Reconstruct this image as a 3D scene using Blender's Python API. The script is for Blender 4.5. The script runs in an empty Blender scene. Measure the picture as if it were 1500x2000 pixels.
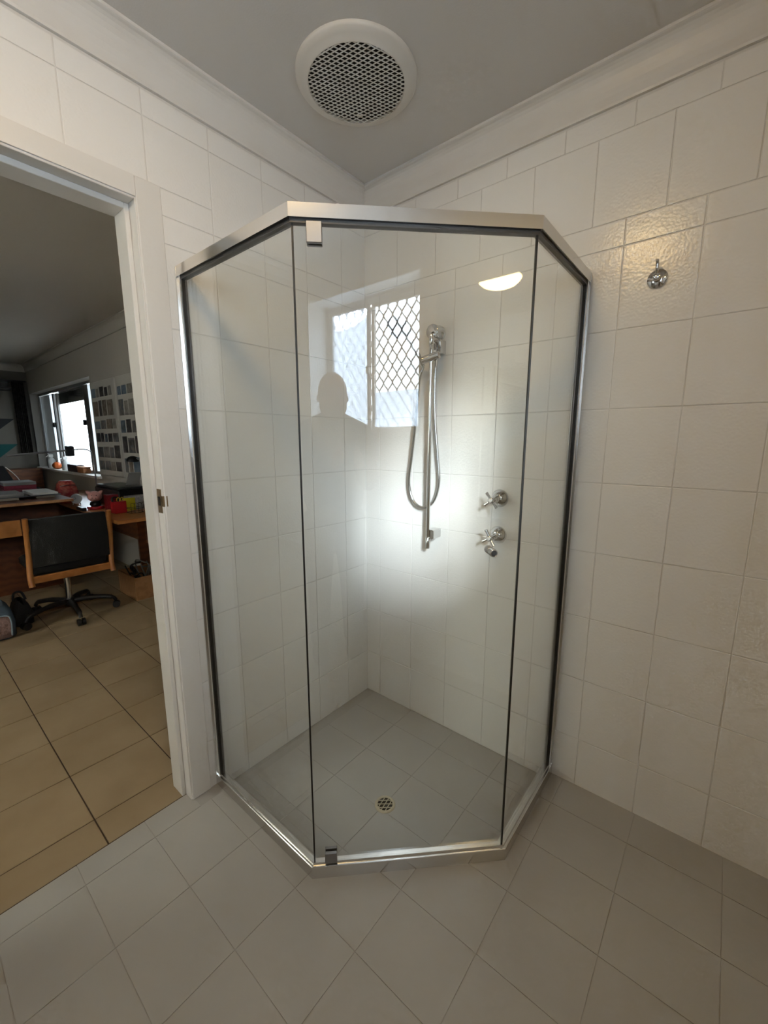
import bpy, math, random
from mathutils import Vector, Matrix
random.seed(7)
sc = bpy.context.scene
COL = sc.collection

# ------------------------------------------------------------------ camera
cam_d = bpy.data.cameras.new('camera')
cam_d.sensor_fit = 'HORIZONTAL'; cam_d.sensor_width = 36.0
cam_d.lens = 807.78 / 1500 * 36.0
cam_d.shift_x = -2.71 / 1500; cam_d.shift_y = 5.25 / 1500
cam_d.clip_start = 0.01; cam_d.clip_end = 200
cam = bpy.data.objects.new('camera', cam_d); COL.objects.link(cam)
CAM = Vector((1.43201, -1.58378, 1.34413))
R_ = Vector((0.772196, 0.635385, 0.00013)); U_ = Vector((-0.112153, 0.136101, 0.984326)); F_ = Vector((-0.625408, 0.760107, -0.176357))
cam.matrix_world = Matrix(((R_.x, U_.x, -F_.x, CAM.x), (R_.y, U_.y, -F_.y, CAM.y), (R_.z, U_.z, -F_.z, CAM.z), (0, 0, 0, 1)))
sc.camera = cam

# ------------------------------------------------------------------ world, exposure
world = bpy.data.worlds.new('overcast_sky'); sc.world = world; world.use_nodes = True
bg = world.node_tree.nodes['Background']
bg.inputs[0].default_value = (0.77, 0.89, 1.0, 1); bg.inputs[1].default_value = 8.5
sc.view_settings.view_transform = 'Standard'; sc.view_settings.look = 'None'
sc.view_settings.exposure = 1.34; sc.view_settings.gamma = 1.0; sc.view_settings.use_curve_mapping = False
LAMP = 15.5
cy = sc.cycles
cy.max_bounces = 7; cy.diffuse_bounces = 4; cy.glossy_bounces = 4; cy.transmission_bounces = 2; cy.transparent_max_bounces = 12
cy.use_adaptive_sampling = True; cy.adaptive_threshold = 0.06; cy.adaptive_min_samples = 16; cy.light_sampling_threshold = 0.03
cy.use_denoising = True; cy.sample_clamp_indirect = 8.0; cy.caustics_reflective = False; cy.caustics_refractive = False

sun_d = bpy.data.lights.new('hazy_sun', 'SUN'); sun_d.energy = 11.0; sun_d.angle = math.radians(12); sun_d.color = (0.93, 0.97, 1.0)
sun = bpy.data.objects.new('hazy_sun', sun_d); COL.objects.link(sun); sun.location = (7, -6, 4)
sun.rotation_euler = Vector((-0.655, 0.69, -0.34)).to_track_quat('-Z', 'Y').to_euler()
def portal(name, loc, rot, sx, sy):
    l = bpy.data.lights.new(name, 'AREA'); l.shape = 'RECTANGLE'; l.size = sx; l.size_y = sy
    l.cycles.is_portal = True
    o = bpy.data.objects.new(name, l); COL.objects.link(o); o.location = loc; o.rotation_euler = rot
    return o
H = math.pi / 2
portal('bathroom_window_portal', (2.05, -1.87, 1.81), (0, H, 0), 0.88, 0.95)          # faces -x
portal('study_window_portal', (-5.45, 0.2, 1.5), (-H, 0, 0), 2.8, 1.1)             # faces -y

# ------------------------------------------------------------------ dimensions
XM = 1.85; YB = -2.95; ZC = 2.46                 # bathroom: x 0..XM, y YB..0
SX0 = -6.9; SY1 = -3.6                            # study: x SX0..-0.11
ZSH = -0.035                                     # sunken shower floor
SB = (0.578, -0.903); SCc = (1.0155, -0.4655)       # outer corners of the shower screen
ROW = [0.198 + 0.25 * i for i in range(8)]        # 0.198 .. 1.948
ROWS = [ZSH] + ROW + [2.027, 2.277, 2.346]

# ------------------------------------------------------------------ materials
MATS = {}
def mat(name, col, rough=0.5, metal=0.0, bump=0.0, bscale=60.0, var=0.0, vscale=4.0, rnd=0.0, spec=0.5, coat=0.0, col2=None, emit=None, estr=0.0, wave=None, detail=3.0):
    if name in MATS: return MATS[name]
    m = bpy.data.materials.new(name); m.use_nodes = True
    nt = m.node_tree; N = nt.nodes; L = nt.links
    b = N['Principled BSDF']
    b.inputs['Base Color'].default_value = (*col, 1); b.inputs['Roughness'].default_value = rough
    b.inputs['Metallic'].default_value = metal; b.inputs['Specular IOR Level'].default_value = spec
    b.inputs['Coat Weight'].default_value = coat
    tc = N.new('ShaderNodeTexCoord')
    if var or rnd or col2:
        c2 = col2 or tuple(max(0, c * (1 - var)) for c in col)
        mix = N.new('ShaderNodeMix'); mix.data_type = 'RGBA'
        mix.inputs[6].default_value = (*col, 1); mix.inputs[7].default_value = (*c2, 1)
        if wave:
            w = N.new('ShaderNodeTexWave'); w.wave_type = 'BANDS'; w.bands_direction = wave[0]
            w.inputs['Scale'].default_value = wave[1]; w.inputs['Distortion'].default_value = wave[2]
            w.inputs['Detail'].default_value = 3; w.inputs['Detail Scale'].default_value = 2
            L.new(tc.outputs['Object'], w.inputs['Vector']); fac = w.outputs['Fac']
        else:
            n = N.new('ShaderNodeTexNoise'); n.inputs['Scale'].default_value = vscale; n.inputs['Detail'].default_value = detail
            gm = N.new('ShaderNodeNewGeometry'); L.new(gm.outputs['Position'], n.inputs['Vector'])
            mr = N.new('ShaderNodeMapRange'); mr.inputs[1].default_value = 0.35; mr.inputs[2].default_value = 0.65
            L.new(n.outputs['Fac'], mr.inputs[0]); fac = mr.outputs[0]
        L.new(fac, mix.inputs[0])
        out = mix.outputs[2]
        if rnd:
            oi = N.new('ShaderNodeObjectInfo')
            mr2 = N.new('ShaderNodeMapRange'); mr2.inputs[3].default_value = 1 - rnd; mr2.inputs[4].default_value = 1 + rnd
            L.new(oi.outputs['Random'], mr2.inputs[0])
            hs = N.new('ShaderNodeHueSaturation'); L.new(mr2.outputs[0], hs.inputs['Value']); L.new(out, hs.inputs['Color']); out = hs.outputs[0]
        L.new(out, b.inputs['Base Color'])
    if bump:
        n2 = N.new('ShaderNodeTexNoise'); n2.inputs['Scale'].default_value = bscale; n2.inputs['Detail'].default_value = 0
        gm2 = N.new('ShaderNodeNewGeometry'); L.new(gm2.outputs['Position'], n2.inputs['Vector'])
        bp = N.new('ShaderNodeBump'); bp.inputs['Strength'].default_value = bump; bp.inputs['Distance'].default_value = 0.004
        L.new(n2.outputs['Fac'], bp.inputs['Height']); L.new(bp.outputs[0], b.inputs['Normal'])
    if emit:
        b.inputs['Emission Color'].default_value = (*emit, 1); b.inputs['Emission Strength'].default_value = estr
    MATS[name] = m
    return m

def glass_mat(name, tint, gain=1.0):
    m = bpy.data.materials.new(name); m.use_nodes = True; nt = m.node_tree; N = nt.nodes; L = nt.links
    N.remove(N['Principled BSDF'])
    lw = N.new('ShaderNodeLayerWeight'); lw.inputs[0].default_value = 0.5
    pw = N.new('ShaderNodeMath'); pw.operation = 'POWER'; pw.inputs[1].default_value = 5.0
    ml = N.new('ShaderNodeMath'); ml.operation = 'MULTIPLY_ADD'; ml.inputs[1].default_value = 0.95 * gain; ml.inputs[2].default_value = 0.045 * gain
    L.new(lw.outputs['Facing'], pw.inputs[0]); L.new(pw.outputs[0], ml.inputs[0])
    tr = N.new('ShaderNodeBsdfTransparent'); tr.inputs[0].default_value = (*tint, 1)
    gl = N.new('ShaderNodeBsdfGlossy'); gl.inputs['Roughness'].default_value = 0.0; gl.inputs[0].default_value = (1, 1, 1, 1)
    mx = N.new('ShaderNodeMixShader'); L.new(ml.outputs[0], mx.inputs[0]); L.new(tr.outputs[0], mx.inputs[1]); L.new(gl.outputs[0], mx.inputs[2])
    L.new(mx.outputs[0], N['Material Output'].inputs[0]); MATS[name] = m
    return m

def frosted_mat(name, clear=0.35, tint=(0.84, 0.88, 0.92)):
    m = bpy.data.materials.new(name); m.use_nodes = True; nt = m.node_tree; N = nt.nodes; L = nt.links
    N.remove(N['Principled BSDF'])
    tr = N.new('ShaderNodeBsdfTransparent'); tr.inputs[0].default_value = (0.62, 0.66, 0.72, 1)
    tl = N.new('ShaderNodeBsdfTranslucent'); tl.inputs[0].default_value = (*tint, 1)
    mx = N.new('ShaderNodeMixShader'); mx.inputs[0].default_value = clear
    L.new(tl.outputs[0], mx.inputs[1]); L.new(tr.outputs[0], mx.inputs[2]); L.new(mx.outputs[0], N['Material Output'].inputs[0])
    MATS[name] = m
    return m

M_TILE = mat('painted_tile', (0.83, 0.818, 0.795), 0.22, bump=0.12, bscale=140)
M_GROUT = mat('painted_joint', (0.70, 0.685, 0.66), 0.4)
M_CEIL = mat('ceiling_paint', (0.66, 0.64, 0.615), 0.6, bump=0.05, bscale=200)
M_TRIM = mat('gloss_white_paint', (0.73, 0.71, 0.68), 0.35, bump=0.06, bscale=90)
M_FLOOR = mat('grey_floor_paint', (0.44, 0.435, 0.42), 0.33, bump=0.05, bscale=70, var=0.09, vscale=2.5)
M_FJOINT = mat('grey_floor_joint', (0.385, 0.375, 0.36), 0.5)
M_STILE = mat('beige_floor_tile', (0.39, 0.30, 0.19), 0.42, bump=0.10, bscale=45, col2=(0.335, 0.25, 0.15), vscale=3.5, rnd=0.07)
M_SGROUT = mat('brown_floor_grout', (0.07, 0.045, 0.028), 0.8)
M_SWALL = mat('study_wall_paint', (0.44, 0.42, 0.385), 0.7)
M_ALU = mat('polished_aluminium', (0.72, 0.715, 0.70), 0.20, 1.0)
M_ALUD = mat('brushed_aluminium', (0.29, 0.295, 0.31), 0.38, 1.0)
M_CHROME = mat('chrome', (0.66, 0.66, 0.66), 0.06, 1.0)
M_BLACK = mat('black_rubber', (0.008, 0.008, 0.008), 0.5)
M_DARK = mat('black_void', (0.006, 0.005, 0.005), 0.9)
M_GLASS = glass_mat('shower_glass', (0.981, 0.992, 0.986))
M_PANE = glass_mat('window_glass', (0.97, 0.98, 0.98))
M_FROST = frosted_mat('frosted_glass', 0.45); M_FROST2 = frosted_mat('cream_opal_glass', 0.0, (0.82, 0.775, 0.69))  # second opal is for the added study window, cream to warm its light
M_PLASTIC = mat('white_plastic', (0.70, 0.68, 0.64), 0.4)
M_WOOD = mat('orange_pine', (0.46, 0.19, 0.055), 0.35, col2=(0.36, 0.135, 0.035), wave=('X', 6, 4))
M_WOODD = mat('brown_wood_panel', (0.16, 0.055, 0.018), 0.45, col2=(0.11, 0.035, 0.012), wave=('Z', 5, 5))
M_PINE = mat('pale_pine', (0.42, 0.22, 0.10), 0.5, col2=(0.34, 0.165, 0.07), wave=('X', 8, 6))
M_BLK = mat('black_fabric', (0.012, 0.012, 0.012), 0.85, bump=0.3, bscale=300)
M_BLKP = mat('black_plastic', (0.012, 0.012, 0.013), 0.4)
M_MIRROR = mat('mirror_silver', (0.9, 0.91, 0.9), 0.0, 1.0)

# ------------------------------------------------------------------ mesh builder
class MB:
    def __init__(s): s.v = []; s.f = []; s.sm = []
    def add(s, vs, fs, smooth=False):
        o = len(s.v); s.v += [tuple(v) for v in vs]
        for f in fs: s.f.append([i + o for i in f]); s.sm.append(smooth)
        return s
    def box(s, x0, x1, y0, y1, z0, z1, M=None):
        x0, x1 = min(x0, x1), max(x0, x1); y0, y1 = min(y0, y1), max(y0, y1); z0, z1 = min(z0, z1), max(z0, z1)
        vs = [Vector((x, y, z)) for z in (z0, z1) for y in (y0, y1) for x in (x0, x1)]
        if M: vs = [M @ v for v in vs]
        return s.add(vs, [(0, 2, 3, 1), (4, 5, 7, 6), (0, 1, 5, 4), (2, 6, 7, 3), (0, 4, 6, 2), (1, 3, 7, 5)])
    def bbox(s, x0, x1, y0, y1, z0, z1, b=0.004, M=None):
        """box with chamfered vertical and horizontal edges (stack of rings)"""
        x0, x1 = min(x0, x1), max(x0, x1); y0, y1 = min(y0, y1), max(y0, y1); z0, z1 = min(z0, z1), max(z0, z1)
        def ring(i, z):
            return [(x0 + i + b, y0 + i, z), (x1 - i - b, y0 + i, z), (x1 - i, y0 + i + b, z), (x1 - i, y1 - i - b, z), (x1 - i - b, y1 - i, z), (x0 + i + b, y1 - i, z), (x0 + i, y1 - i - b, z), (x0 + i, y0 + i + b, z)]
        vs = ring(b, z0) + ring(0, z0 + b) + ring(0, z1 - b) + ring(b, z1)
        if M: vs = [M @ Vector(v) for v in vs]
        fs = [tuple(range(7, -1, -1)), tuple(range(24, 32))]
        for k in range(3):
            for i in range(8):
                j = (i + 1) % 8; fs.append((k * 8 + i, k * 8 + j, k * 8 + 8 + j, k * 8 + 8 + i))
        return s.add(vs, fs)
    def prism(s, poly, z0, z1, smooth=False):
        n = len(poly)
        vs = [(x, y, z0) for x, y in poly] + [(x, y, z1) for x, y in poly]
        fs = [tuple(range(n - 1, -1, -1)), tuple(range(n, 2 * n))] + [(i, (i + 1) % n, n + (i + 1) % n, n + i) for i in range(n)]
        return s.add(vs, fs, smooth)
    def extrude(s, prof, p0, p1, ua, va):
        """profile (a,b) placed at p + a*ua + b*va, swept p0 -> p1"""
        p0, p1, ua, va = Vector(p0), Vector(p1), Vector(ua), Vector(va); n = len(prof)
        vs = [p0 + ua * a + va * b for a, b in prof] + [p1 + ua * a + va * b for a, b in prof]
        fs = [tuple(range(n - 1, -1, -1)), tuple(range(n, 2 * n))] + [(i, (i + 1) % n, n + (i + 1) % n, n + i) for i in range(n)]
        return s.add(vs, fs)
    def rings(s, rs, cap=True, smooth=True):
        n = len(rs[0]); vs = [v for r in rs for v in r]; fs = []
        for k in range(len(rs) - 1):
            for i in range(n):
                j = (i + 1) % n; fs.append((k * n + i, k * n + j, (k + 1) * n + j, (k + 1) * n + i))
        s.add(vs, fs, smooth)
        if cap:
            s.add(rs[0], [tuple(range(n - 1, -1, -1))], False); s.add(rs[-1], [tuple(range(n))], False)
        return s
    @staticmethod
    def frame(d):
        d = Vector(d).normalized(); a = Vector((0, 0, 1)) if abs(d.z) < 0.9 else Vector((1, 0, 0))
        u = d.cross(a).normalized(); return u, d.cross(u).normalized()
    def lathe(s, prof, p, d, n=24, cap=True, smooth=True):
        """prof list of (radius, distance along d) from p"""
        p = Vector(p); d = Vector(d).normalized(); u, w = MB.frame(d)
        rs = [[p + d * t + (u * math.cos(a) + w * -math.sin(a)) * max(r, 1e-5) for a in [2 * math.pi * i / n for i in range(n)]] for r, t in prof]
        return s.rings(rs, cap, smooth)
    def cyl(s, p0, p1, r0, r1=None, n=16, smooth=True):
        p0, p1 = Vector(p0), Vector(p1); r1 = r0 if r1 is None else r1
        return s.lathe([(r0, 0), (r1, (p1 - p0).length)], p0, p1 - p0, n, True, smooth)
    def tube(s, pts, r, n=10, cap=True):
        pts = [Vector(p) for p in pts]; rr = r if isinstance(r, (list, tuple)) else [r] * len(pts)
        d0 = (pts[1] - pts[0]).normalized(); u, w = MB.frame(d0); rs = []
        for i, p in enumerate(pts):
            d = (pts[min(i + 1, len(pts) - 1)] - pts[max(i - 1, 0)]).normalized()
            u = (u - d * u.dot(d)).normalized(); w = d.cross(u)
            rs.append([p + (u * math.cos(a) - w * -math.sin(a)) * rr[i] for a in [2 * math.pi * k / n for k in range(n)]])
        return s.rings(rs, cap)
    def ell(s, c, rad, n=16, m=10, M=None):
        c = Vector(c); rx, ry, rz = rad; rs = []
        for k in range(m + 1):
            t = math.pi * k / m; q = max(math.sin(t), 1e-3)
            rs.append([Vector((rx * q * math.cos(2 * math.pi * i / n), ry * q * math.sin(2 * math.pi * i / n), -rz * math.cos(t))) for i in range(n)])
        rs = [[c + (M @ v if M else v) for v in r] for r in rs]
        return s.rings(rs)
    def build(s, name, m, parent=None, loc=None):
        xs = [v[0] for v in s.v]; ys = [v[1] for v in s.v]; zs = [v[2] for v in s.v]
        L = Vector(loc) if loc is not None else Vector(((min(xs) + max(xs)) / 2, (min(ys) + max(ys)) / 2, min(zs)))
        me = bpy.data.meshes.new(name)
        me.from_pydata([(v[0] - L.x, v[1] - L.y, v[2] - L.z) for v in s.v], [], s.f)
        me.polygons.foreach_set('use_smooth', s.sm); me.materials.append(m); me.update()
        return link(name, me, L, parent)
WL = {}
def link(name, me, L, parent=None):
    o = bpy.data.objects.new(name, me); COL.objects.link(o)
    if parent is not None:
        o.parent = parent; o.location = Vector(L) - WL[parent]
    else: o.location = L
    WL[o] = Vector(L)
    return o
def thing(name, loc, label, cat, group=None):
    o = link(name, None, Vector(loc)); o.empty_display_size = 0.1
    return tag(o, label, cat, group)
def tag(o, label, cat, group=None):
    o['label'] = label; o['category'] = cat
    if group: o['group'] = group
    return o
def struct(o, label=None, cat=None):
    o['kind'] = 'structure'
    if label: o['label'] = label
    if cat: o['category'] = cat
    return o
def spl(pts, n=8):
    """Catmull-Rom"""
    P = [Vector(p) for p in pts]; P = [P[0] * 2 - P[1]] + P + [P[-1] * 2 - P[-2]]; out = []
    for i in range(1, len(P) - 2):
        for k in range(n):
            t = k / n; a, b, c, d = P[i - 1], P[i], P[i + 1], P[i + 2]
            out.append(0.5 * ((2 * b) + (c - a) * t + (2 * a - 5 * b + 4 * c - d) * t * t + (3 * b - a - 3 * c + d) * t ** 3))
    out.append(P[-2]); return out
def clip(poly, a, b, c):
    """keep a*x+b*y<=c"""
    out = []
    for i in range(len(poly)):
        p, q = poly[i], poly[(i + 1) % len(poly)]
        dp, dq = a * p[0] + b * p[1] - c, a * q[0] + b * q[1] - c
        if dp <= 0: out.append(p)
        if dp * dq < -1e-14:
            t = dp / (dp - dq); out.append((p[0] + (q[0] - p[0]) * t, p[1] + (q[1] - p[1]) * t))
    return out
def area(poly):
    return 0.5 * abs(sum(poly[i][0] * poly[(i + 1) % len(poly)][1] - poly[(i + 1) % len(poly)][0] * poly[i][1] for i in range(len(poly))))

# ------------------------------------------------------------------ bathroom shell
T_PROUD = 0.0022; GAP = 0.0028; CH = 0.0016
TILE_CACHE = {}
def wall_tile(parent, axis, a0, a1, z0, z1, m=M_TILE, cuts=None):
    """one wall tile; axis 'x' = right wall (face looks -y), 'y' = left wall (face looks +x)"""
    g = GAP / 2; w = a1 - a0 - 2 * g; h = z1 - z0 - 2 * g
    if w < 0.006 or h < 0.006: return
    key = (axis, round(w, 4), round(h, 4), m.name)
    if key not in TILE_CACHE:
        W2, c, p = w / 2, min(CH, w / 3, h / 3), T_PROUD
        base = [(-W2, 0), (W2, 0), (W2, h), (-W2, h)]; top = [(-W2 + c, c), (W2 - c, c), (W2 - c, h - c), (-W2 + c, h - c)]
        if axis == 'x': vs = [(a, 0, b) for a, b in base] + [(a, -p + 0.0006, b) for a, b in base] + [(a, -p, b) for a, b in top]
        else: vs = [(0, -a, b) for a, b in base][::1] + [(p - 0.0006, -a, b) for a, b in base] + [(p, -a, b) for a, b in top]
        fs = [(8, 9, 10, 11)] + [(i, (i + 1) % 4, 4 + (i + 1) % 4, 4 + i) for i in range(4)] + [(4 + i, 4 + (i + 1) % 4, 8 + (i + 1) % 4, 8 + i) for i in range(4)]
        if axis == 'y': fs = [tuple(f) for f in fs]
        me = bpy.data.meshes.new('tile'); me.from_pydata(vs, [], fs); me.materials.append(m); me.update()
        TILE_CACHE[key] = me
    mid = (a0 + a1) / 2
    L = (mid, -0.0, z0 + g) if axis == 'x' else (0.0, -mid, z0 + g)
    return link('tile', TILE_CACHE[key], Vector(L), parent)

# right wall (plane y=0) continues behind the door wall as the study's window wall
wr = MB().box(-0.10, XM + 0.25, 0.0, 0.10, -0.1, ZC + 0.05).build('wall_right', M_GROUT)
struct(wr, 'white painted tile wall behind the shower taps', 'wall')
W_ = 0.2018
cols = [0.0, 0.094] + [0.094 + W_ * i for i in range(1, 9)] + [XM]
hcols = [0.0] + [1.005 + W_ * i for i in range(-4, 5)] + [XM]
for zi in range(len(ROWS) - 1):
    cs = hcols if zi == 9 else cols
    for i in range(len(cs) - 1):
        if cs[i + 1] - cs[i] > 0.01: wall_tile(wr, 'x', cs[i], cs[i + 1], ROWS[zi], ROWS[zi + 1])

# left wall (plane x=0) with the doorway
DY0, DY1 = -1.005, -1.835          # rebate faces of the door frame
AY0, AY1, AZ = -0.929, -1.911, 2.103  # outer edges of the architrave
wl = MB().box(-0.10, 0, 0, AY0 - 0.02, -0.1, ZC + 0.05).box(-0.10, 0, AY0 - 0.02, AY1 + 0.02, AZ - 0.02, ZC + 0.05).box(-0.10, 0, AY1 + 0.02, YB - 0.1, -0.1, ZC + 0.05).build('wall_left', M_GROUT)
struct(wl, 'white painted tile wall with the open doorway', 'wall')
lcols = [0.0, 0.1545] + [0.1545 + W_ * i for i in range(1, 14)] + [-YB]
for zi in range(len(ROWS) - 1):
    for i in range(len(lcols) - 1):
        a0, a1, z0, z1 = lcols[i], lcols[i + 1], ROWS[zi], ROWS[zi + 1]
        if a1 - a0 < 0.01: continue
        if a1 <= -AY0 + 1e-6 or a0 >= -AY1 - 1e-6 or z0 >= AZ - 1e-6: wall_tile(wl, 'y', a0, a1, z0, z1); continue
        if z1 > AZ + 0.008 and (a0 >= -AY0 or a1 <= -AY1): wall_tile(wl, 'y', a0, a1, AZ, z1)   # tiles cut round the door frame
        elif z1 > AZ + 0.008: wall_tile(wl, 'y', a0, a1, AZ, z1)
        if a0 < -AY0 - 0.004: wall_tile(wl, 'y', a0, -AY0, z0, min(z1, AZ))
        if a1 > -AY1 + 0.004: wall_tile(wl, 'y', -AY1, a1, z0, min(z1, AZ))

struct(MB().box(-0.1, XM + 0.25, YB - 0.1, YB, -0.1, ZC + 0.05).build('wall_back', M_TILE), 'white painted wall behind the photographer', 'wall')
# window wall x = XM with a deep recess for window_2
WY0, WY1, WZ0, WZ1 = -1.412, -2.33, 1.385, 2.245
ww = MB().box(XM, XM + 0.25, 0, WY0, -0.1, ZC).box(XM, XM + 0.25, WY1, YB, -0.1, ZC).box(XM, XM + 0.25, WY0, WY1, -0.1, WZ0).box(XM, XM + 0.25, WY0, WY1, WZ1, ZC).build('wall_window', M_TILE)
struct(ww, 'white tiled wall with the grilled window and mirror', 'wall')

struct(MB().box(-0.1, XM + 0.25, YB - 0.1, 0.1, ZC, ZC + 0.1).build('ceiling', M_CEIL), 'white painted bathroom ceiling', 'ceiling')

# ---- floors
outer = [(-0.04, YB), (XM, YB), (XM, 0), (SCc[0] - 0.012, 0), (SCc[0] - 0.012, SCc[1] + 0.005), (SB[0] - 0.005, SB[1] + 0.012), (0, SB[1] + 0.012), (0, AY0), (-0.04, DY0 + 0.01)]
fl = MB().prism(outer, -0.1, -0.0016).build('floor', M_FJOINT)
struct(fl, 'grey painted tile floor around the shower', 'floor')
PEN = [(0, 0), (SCc[0], 0), SCc, SB, (0, SB[1])]
shf = MB().prism(PEN, -0.12, ZSH - 0.0012).build('floor_shower', M_FJOINT)
struct(shf, 'grey painted sunken shower floor', 'floor')
fx = [-0.04, 0.055] + [0.055 + 0.2515 * i for i in range(1, 8)] + [XM]
fy = [0.0] + [-0.149 - 0.2015 * i for i in range(0, 14)] + [YB]
def floor_tile(parent, polys, z, m, name='tile', th=0.0016):
    mb = MB()
    for p in polys: mb.prism(p, z - th, z)
    if mb.v: return mb.build(name, m, parent)
FP = dict(m=M_FLOOR)
for i in range(len(fx) - 1):
    for j in range(len(fy) - 1):
        g = 0.0011; x0, x1, y1, y0 = fx[i] + g, fx[i + 1] - g, fy[j] - g, fy[j + 1] + g
        if x1 - x0 < 0.01 or y1 - y0 < 0.01: continue
        sq = [(x0, y0), (x1, y0), (x1, y1), (x0, y1)]
        if x0 < 0: sq = clip(clip(sq, 0, 1, DY0 + 0.01), 0, -1, -DY1 + 0.01)
        if len(sq) < 3: continue
        e = 0.011
        P1 = clip(sq, 0, 1, SB[1] + e); P2 = clip(clip(sq, 0, -1, -(SB[1] + e)), -1, 0, -(SCc[0] - e))
        P3 = clip(clip(clip(sq, 0, -1, -(SB[1] + e)), 1, 0, SCc[0] - e), -1, 1, -(SB[0] - SB[1] - 0.016))
        ps = [p for p in (P1, P2, P3) if len(p) >= 3 and area(p) > 1e-5]
        floor_tile(fl, ps, 0.0, M_FLOOR)
        q = sq
        for a, b, c in ((1, 0, SCc[0] - 0.012), (0, -1, -(SB[1] + 0.012)), (1, -1, SB[0] - SB[1] - 0.017), (-1, 0, 0), (0, 1, 0)):
            q = clip(q, a, b, c) if len(q) >= 3 else []
        if len(q) >= 3 and area(q) > 1e-4: floor_tile(shf, [q], ZSH, M_FLOOR, th=0.0012)

# ---- cornices (cove)
def cove(z0, zt, d):
    pr = [(0, z0), (0.010, z0), (0.012, z0 + 0.006)]
    for k in range(0, 9):
        t = k / 8 * H; pr.append((d - 0.004 - (d - 0.016) * math.cos(t), zt - 0.010 - (zt - z0 - 0.02) * (1 - math.sin(t))))
    pr += [(d, zt - 0.008), (d, zt), (0, zt)]
    return pr
cv = cove(2.352, ZC, 0.055)
struct(MB().extrude(cv, (0, 0, 0), (0, YB, 0), (1, 0, 0), (0, 0, 1)).build('trim_1', M_TRIM), 'white cove cornice above the doorway wall', 'cornice')
struct(MB().extrude(cv, (0, 0, 0), (XM, 0, 0), (0, -1, 0), (0, 0, 1)).build('trim_2', M_TRIM), 'white cove cornice above the shower tap wall', 'cornice')

# ---- door frame
dr = thing('door_1', (0, (DY0 + DY1) / 2, 0), 'white painted door frame of the doorway to the study', 'door frame'); dr['kind'] = 'structure'
XA = 0.009
MB().bbox(0.0, XA, AY0, DY0 + 0.004, 0, AZ, 0.002).build('architrave', M_TRIM, dr)
MB().bbox(0.0, XA, DY1 - 0.004, AY1, 0, AZ, 0.002).build('architrave', M_TRIM, dr)
MB().bbox(0.0, 0.0085, DY0 + 0.003, DY1 - 0.003, 2.047, AZ, 0.0005).build('architrave', M_TRIM, dr)
XJ = -0.118
MB().bbox(XJ, 0.004, DY0 + 0.022, DY0, 0, 2.06, 0.0015).build('jamb', M_TRIM, dr)
MB().bbox(XJ, 0.004, DY1, DY1 - 0.022, 0, 2.06, 0.0015).build('jamb', M_TRIM, dr)
MB().bbox(XJ, 0.004, DY0, DY1, 2.041, 2.062, 0.0015).build('head', M_TRIM, dr)
MB().bbox(XJ, -0.040, DY0, DY0 - 0.014, 0, 2.041, 0.0015).build('door_stop', M_TRIM, dr)
MB().bbox(XJ, -0.040, DY1, DY1 + 0.014, 0, 2.041, 0.0015).build('door_stop', M_TRIM, dr)
MB().bbox(XJ, -0.040, DY0 - 0.014, DY1 + 0.014, 2.024, 2.041, 0.0015).build('door_stop', M_TRIM, dr)
M_BRASS = mat('aged_brass', (0.22, 0.15, 0.08), 0.4, 1.0)
sp = MB().box(-0.034, -0.006, DY0 - 0.0018, DY0 + 0.001, 1.105, 1.185)
sp.extrude([(0, 0), (0.0, 0.012), (0.012, 0.018), (0.016, 0.016), (0.0, 0.0)], (-0.008, DY0 - 0.001, 1.128), (-0.008, DY0 - 0.001, 1.163), (0, 1, 0), (1, 0, 0))
st = sp.build('strike_plate', M_BRASS, dr)
MB().box(-0.029, -0.014, DY0 - 0.003, DY0 - 0.0018, 1.13, 1.16).build('latch_hole', M_DARK, st)
# door leaf, swung open flat against the wall behind the camera
lf = MB().bbox(0.02, 0.055, DY1 - 0.085, DY1 - 0.9, 0.012, 2.035, 0.002).build('door_leaf', M_TRIM, dr)
MB().lathe([(0.026, 0), (0.026, 0.006), (0.010, 0.008), (0.010, 0.035), (0.024, 0.040), (0.027, 0.052), (0.022, 0.064), (0.0, 0.068)], (0.055, DY1 - 0.84, 1.02), (1, 0, 0)).build('door_knob', M_CHROME, lf)
# door sill strip between the two floors
struct(MB().box(-0.043, -0.0385, DY0, DY1, -0.01, -0.0006).build('trim_3', M_SGROUT), 'thin dark joint between beige and grey floor tiles', 'floor joint')

# ------------------------------------------------------------------ shower screen
ss = thing('shower_screen', (0.5, -0.45, 0.0), 'frameless looking corner shower screen with polished silver rails', 'shower screen')
A_ = Vector((0, SB[1], 0)); B_ = Vector((SB[0], SB[1], 0)); C_ = Vector((SCc[0], SCc[1], 0)); D_ = Vector((SCc[0], 0, 0))
def inset(d):
    """corner points of the screen line moved d towards the shower"""
    dv = (C_ - B_).normalized(); nv = Vector((-dv.y, dv.x, 0)); o_ = B_ + nv * d
    yb = SB[1] + d; xc = SCc[0] - d
    return [Vector((0, yb, 0)), o_ + dv * ((yb - o_.y) / dv.y), o_ + dv * ((xc - o_.x) / dv.x), Vector((xc, 0, 0))]
def rail(name, prof, m, parent=ss):
    """profile points (inset, z), mitred along the three sides, one mesh per side"""
    lines = [inset(d) for d, z in prof]; n = len(prof); out = []
    for k in range(3):
        vs = [lines[i][k] + Vector((0, 0, prof[i][1])) for i in range(n)] + [lines[i][k + 1] + Vector((0, 0, prof[i][1])) for i in range(n)]
        fs = [tuple(range(n)), tuple(range(2 * n - 1, n - 1, -1))] + [(i, n + i, n + (i + 1) % n, (i + 1) % n) for i in range(n)]
        out.append(MB().add(vs, fs).build(name, m, parent))
    return out
ZT = 1.889
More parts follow.
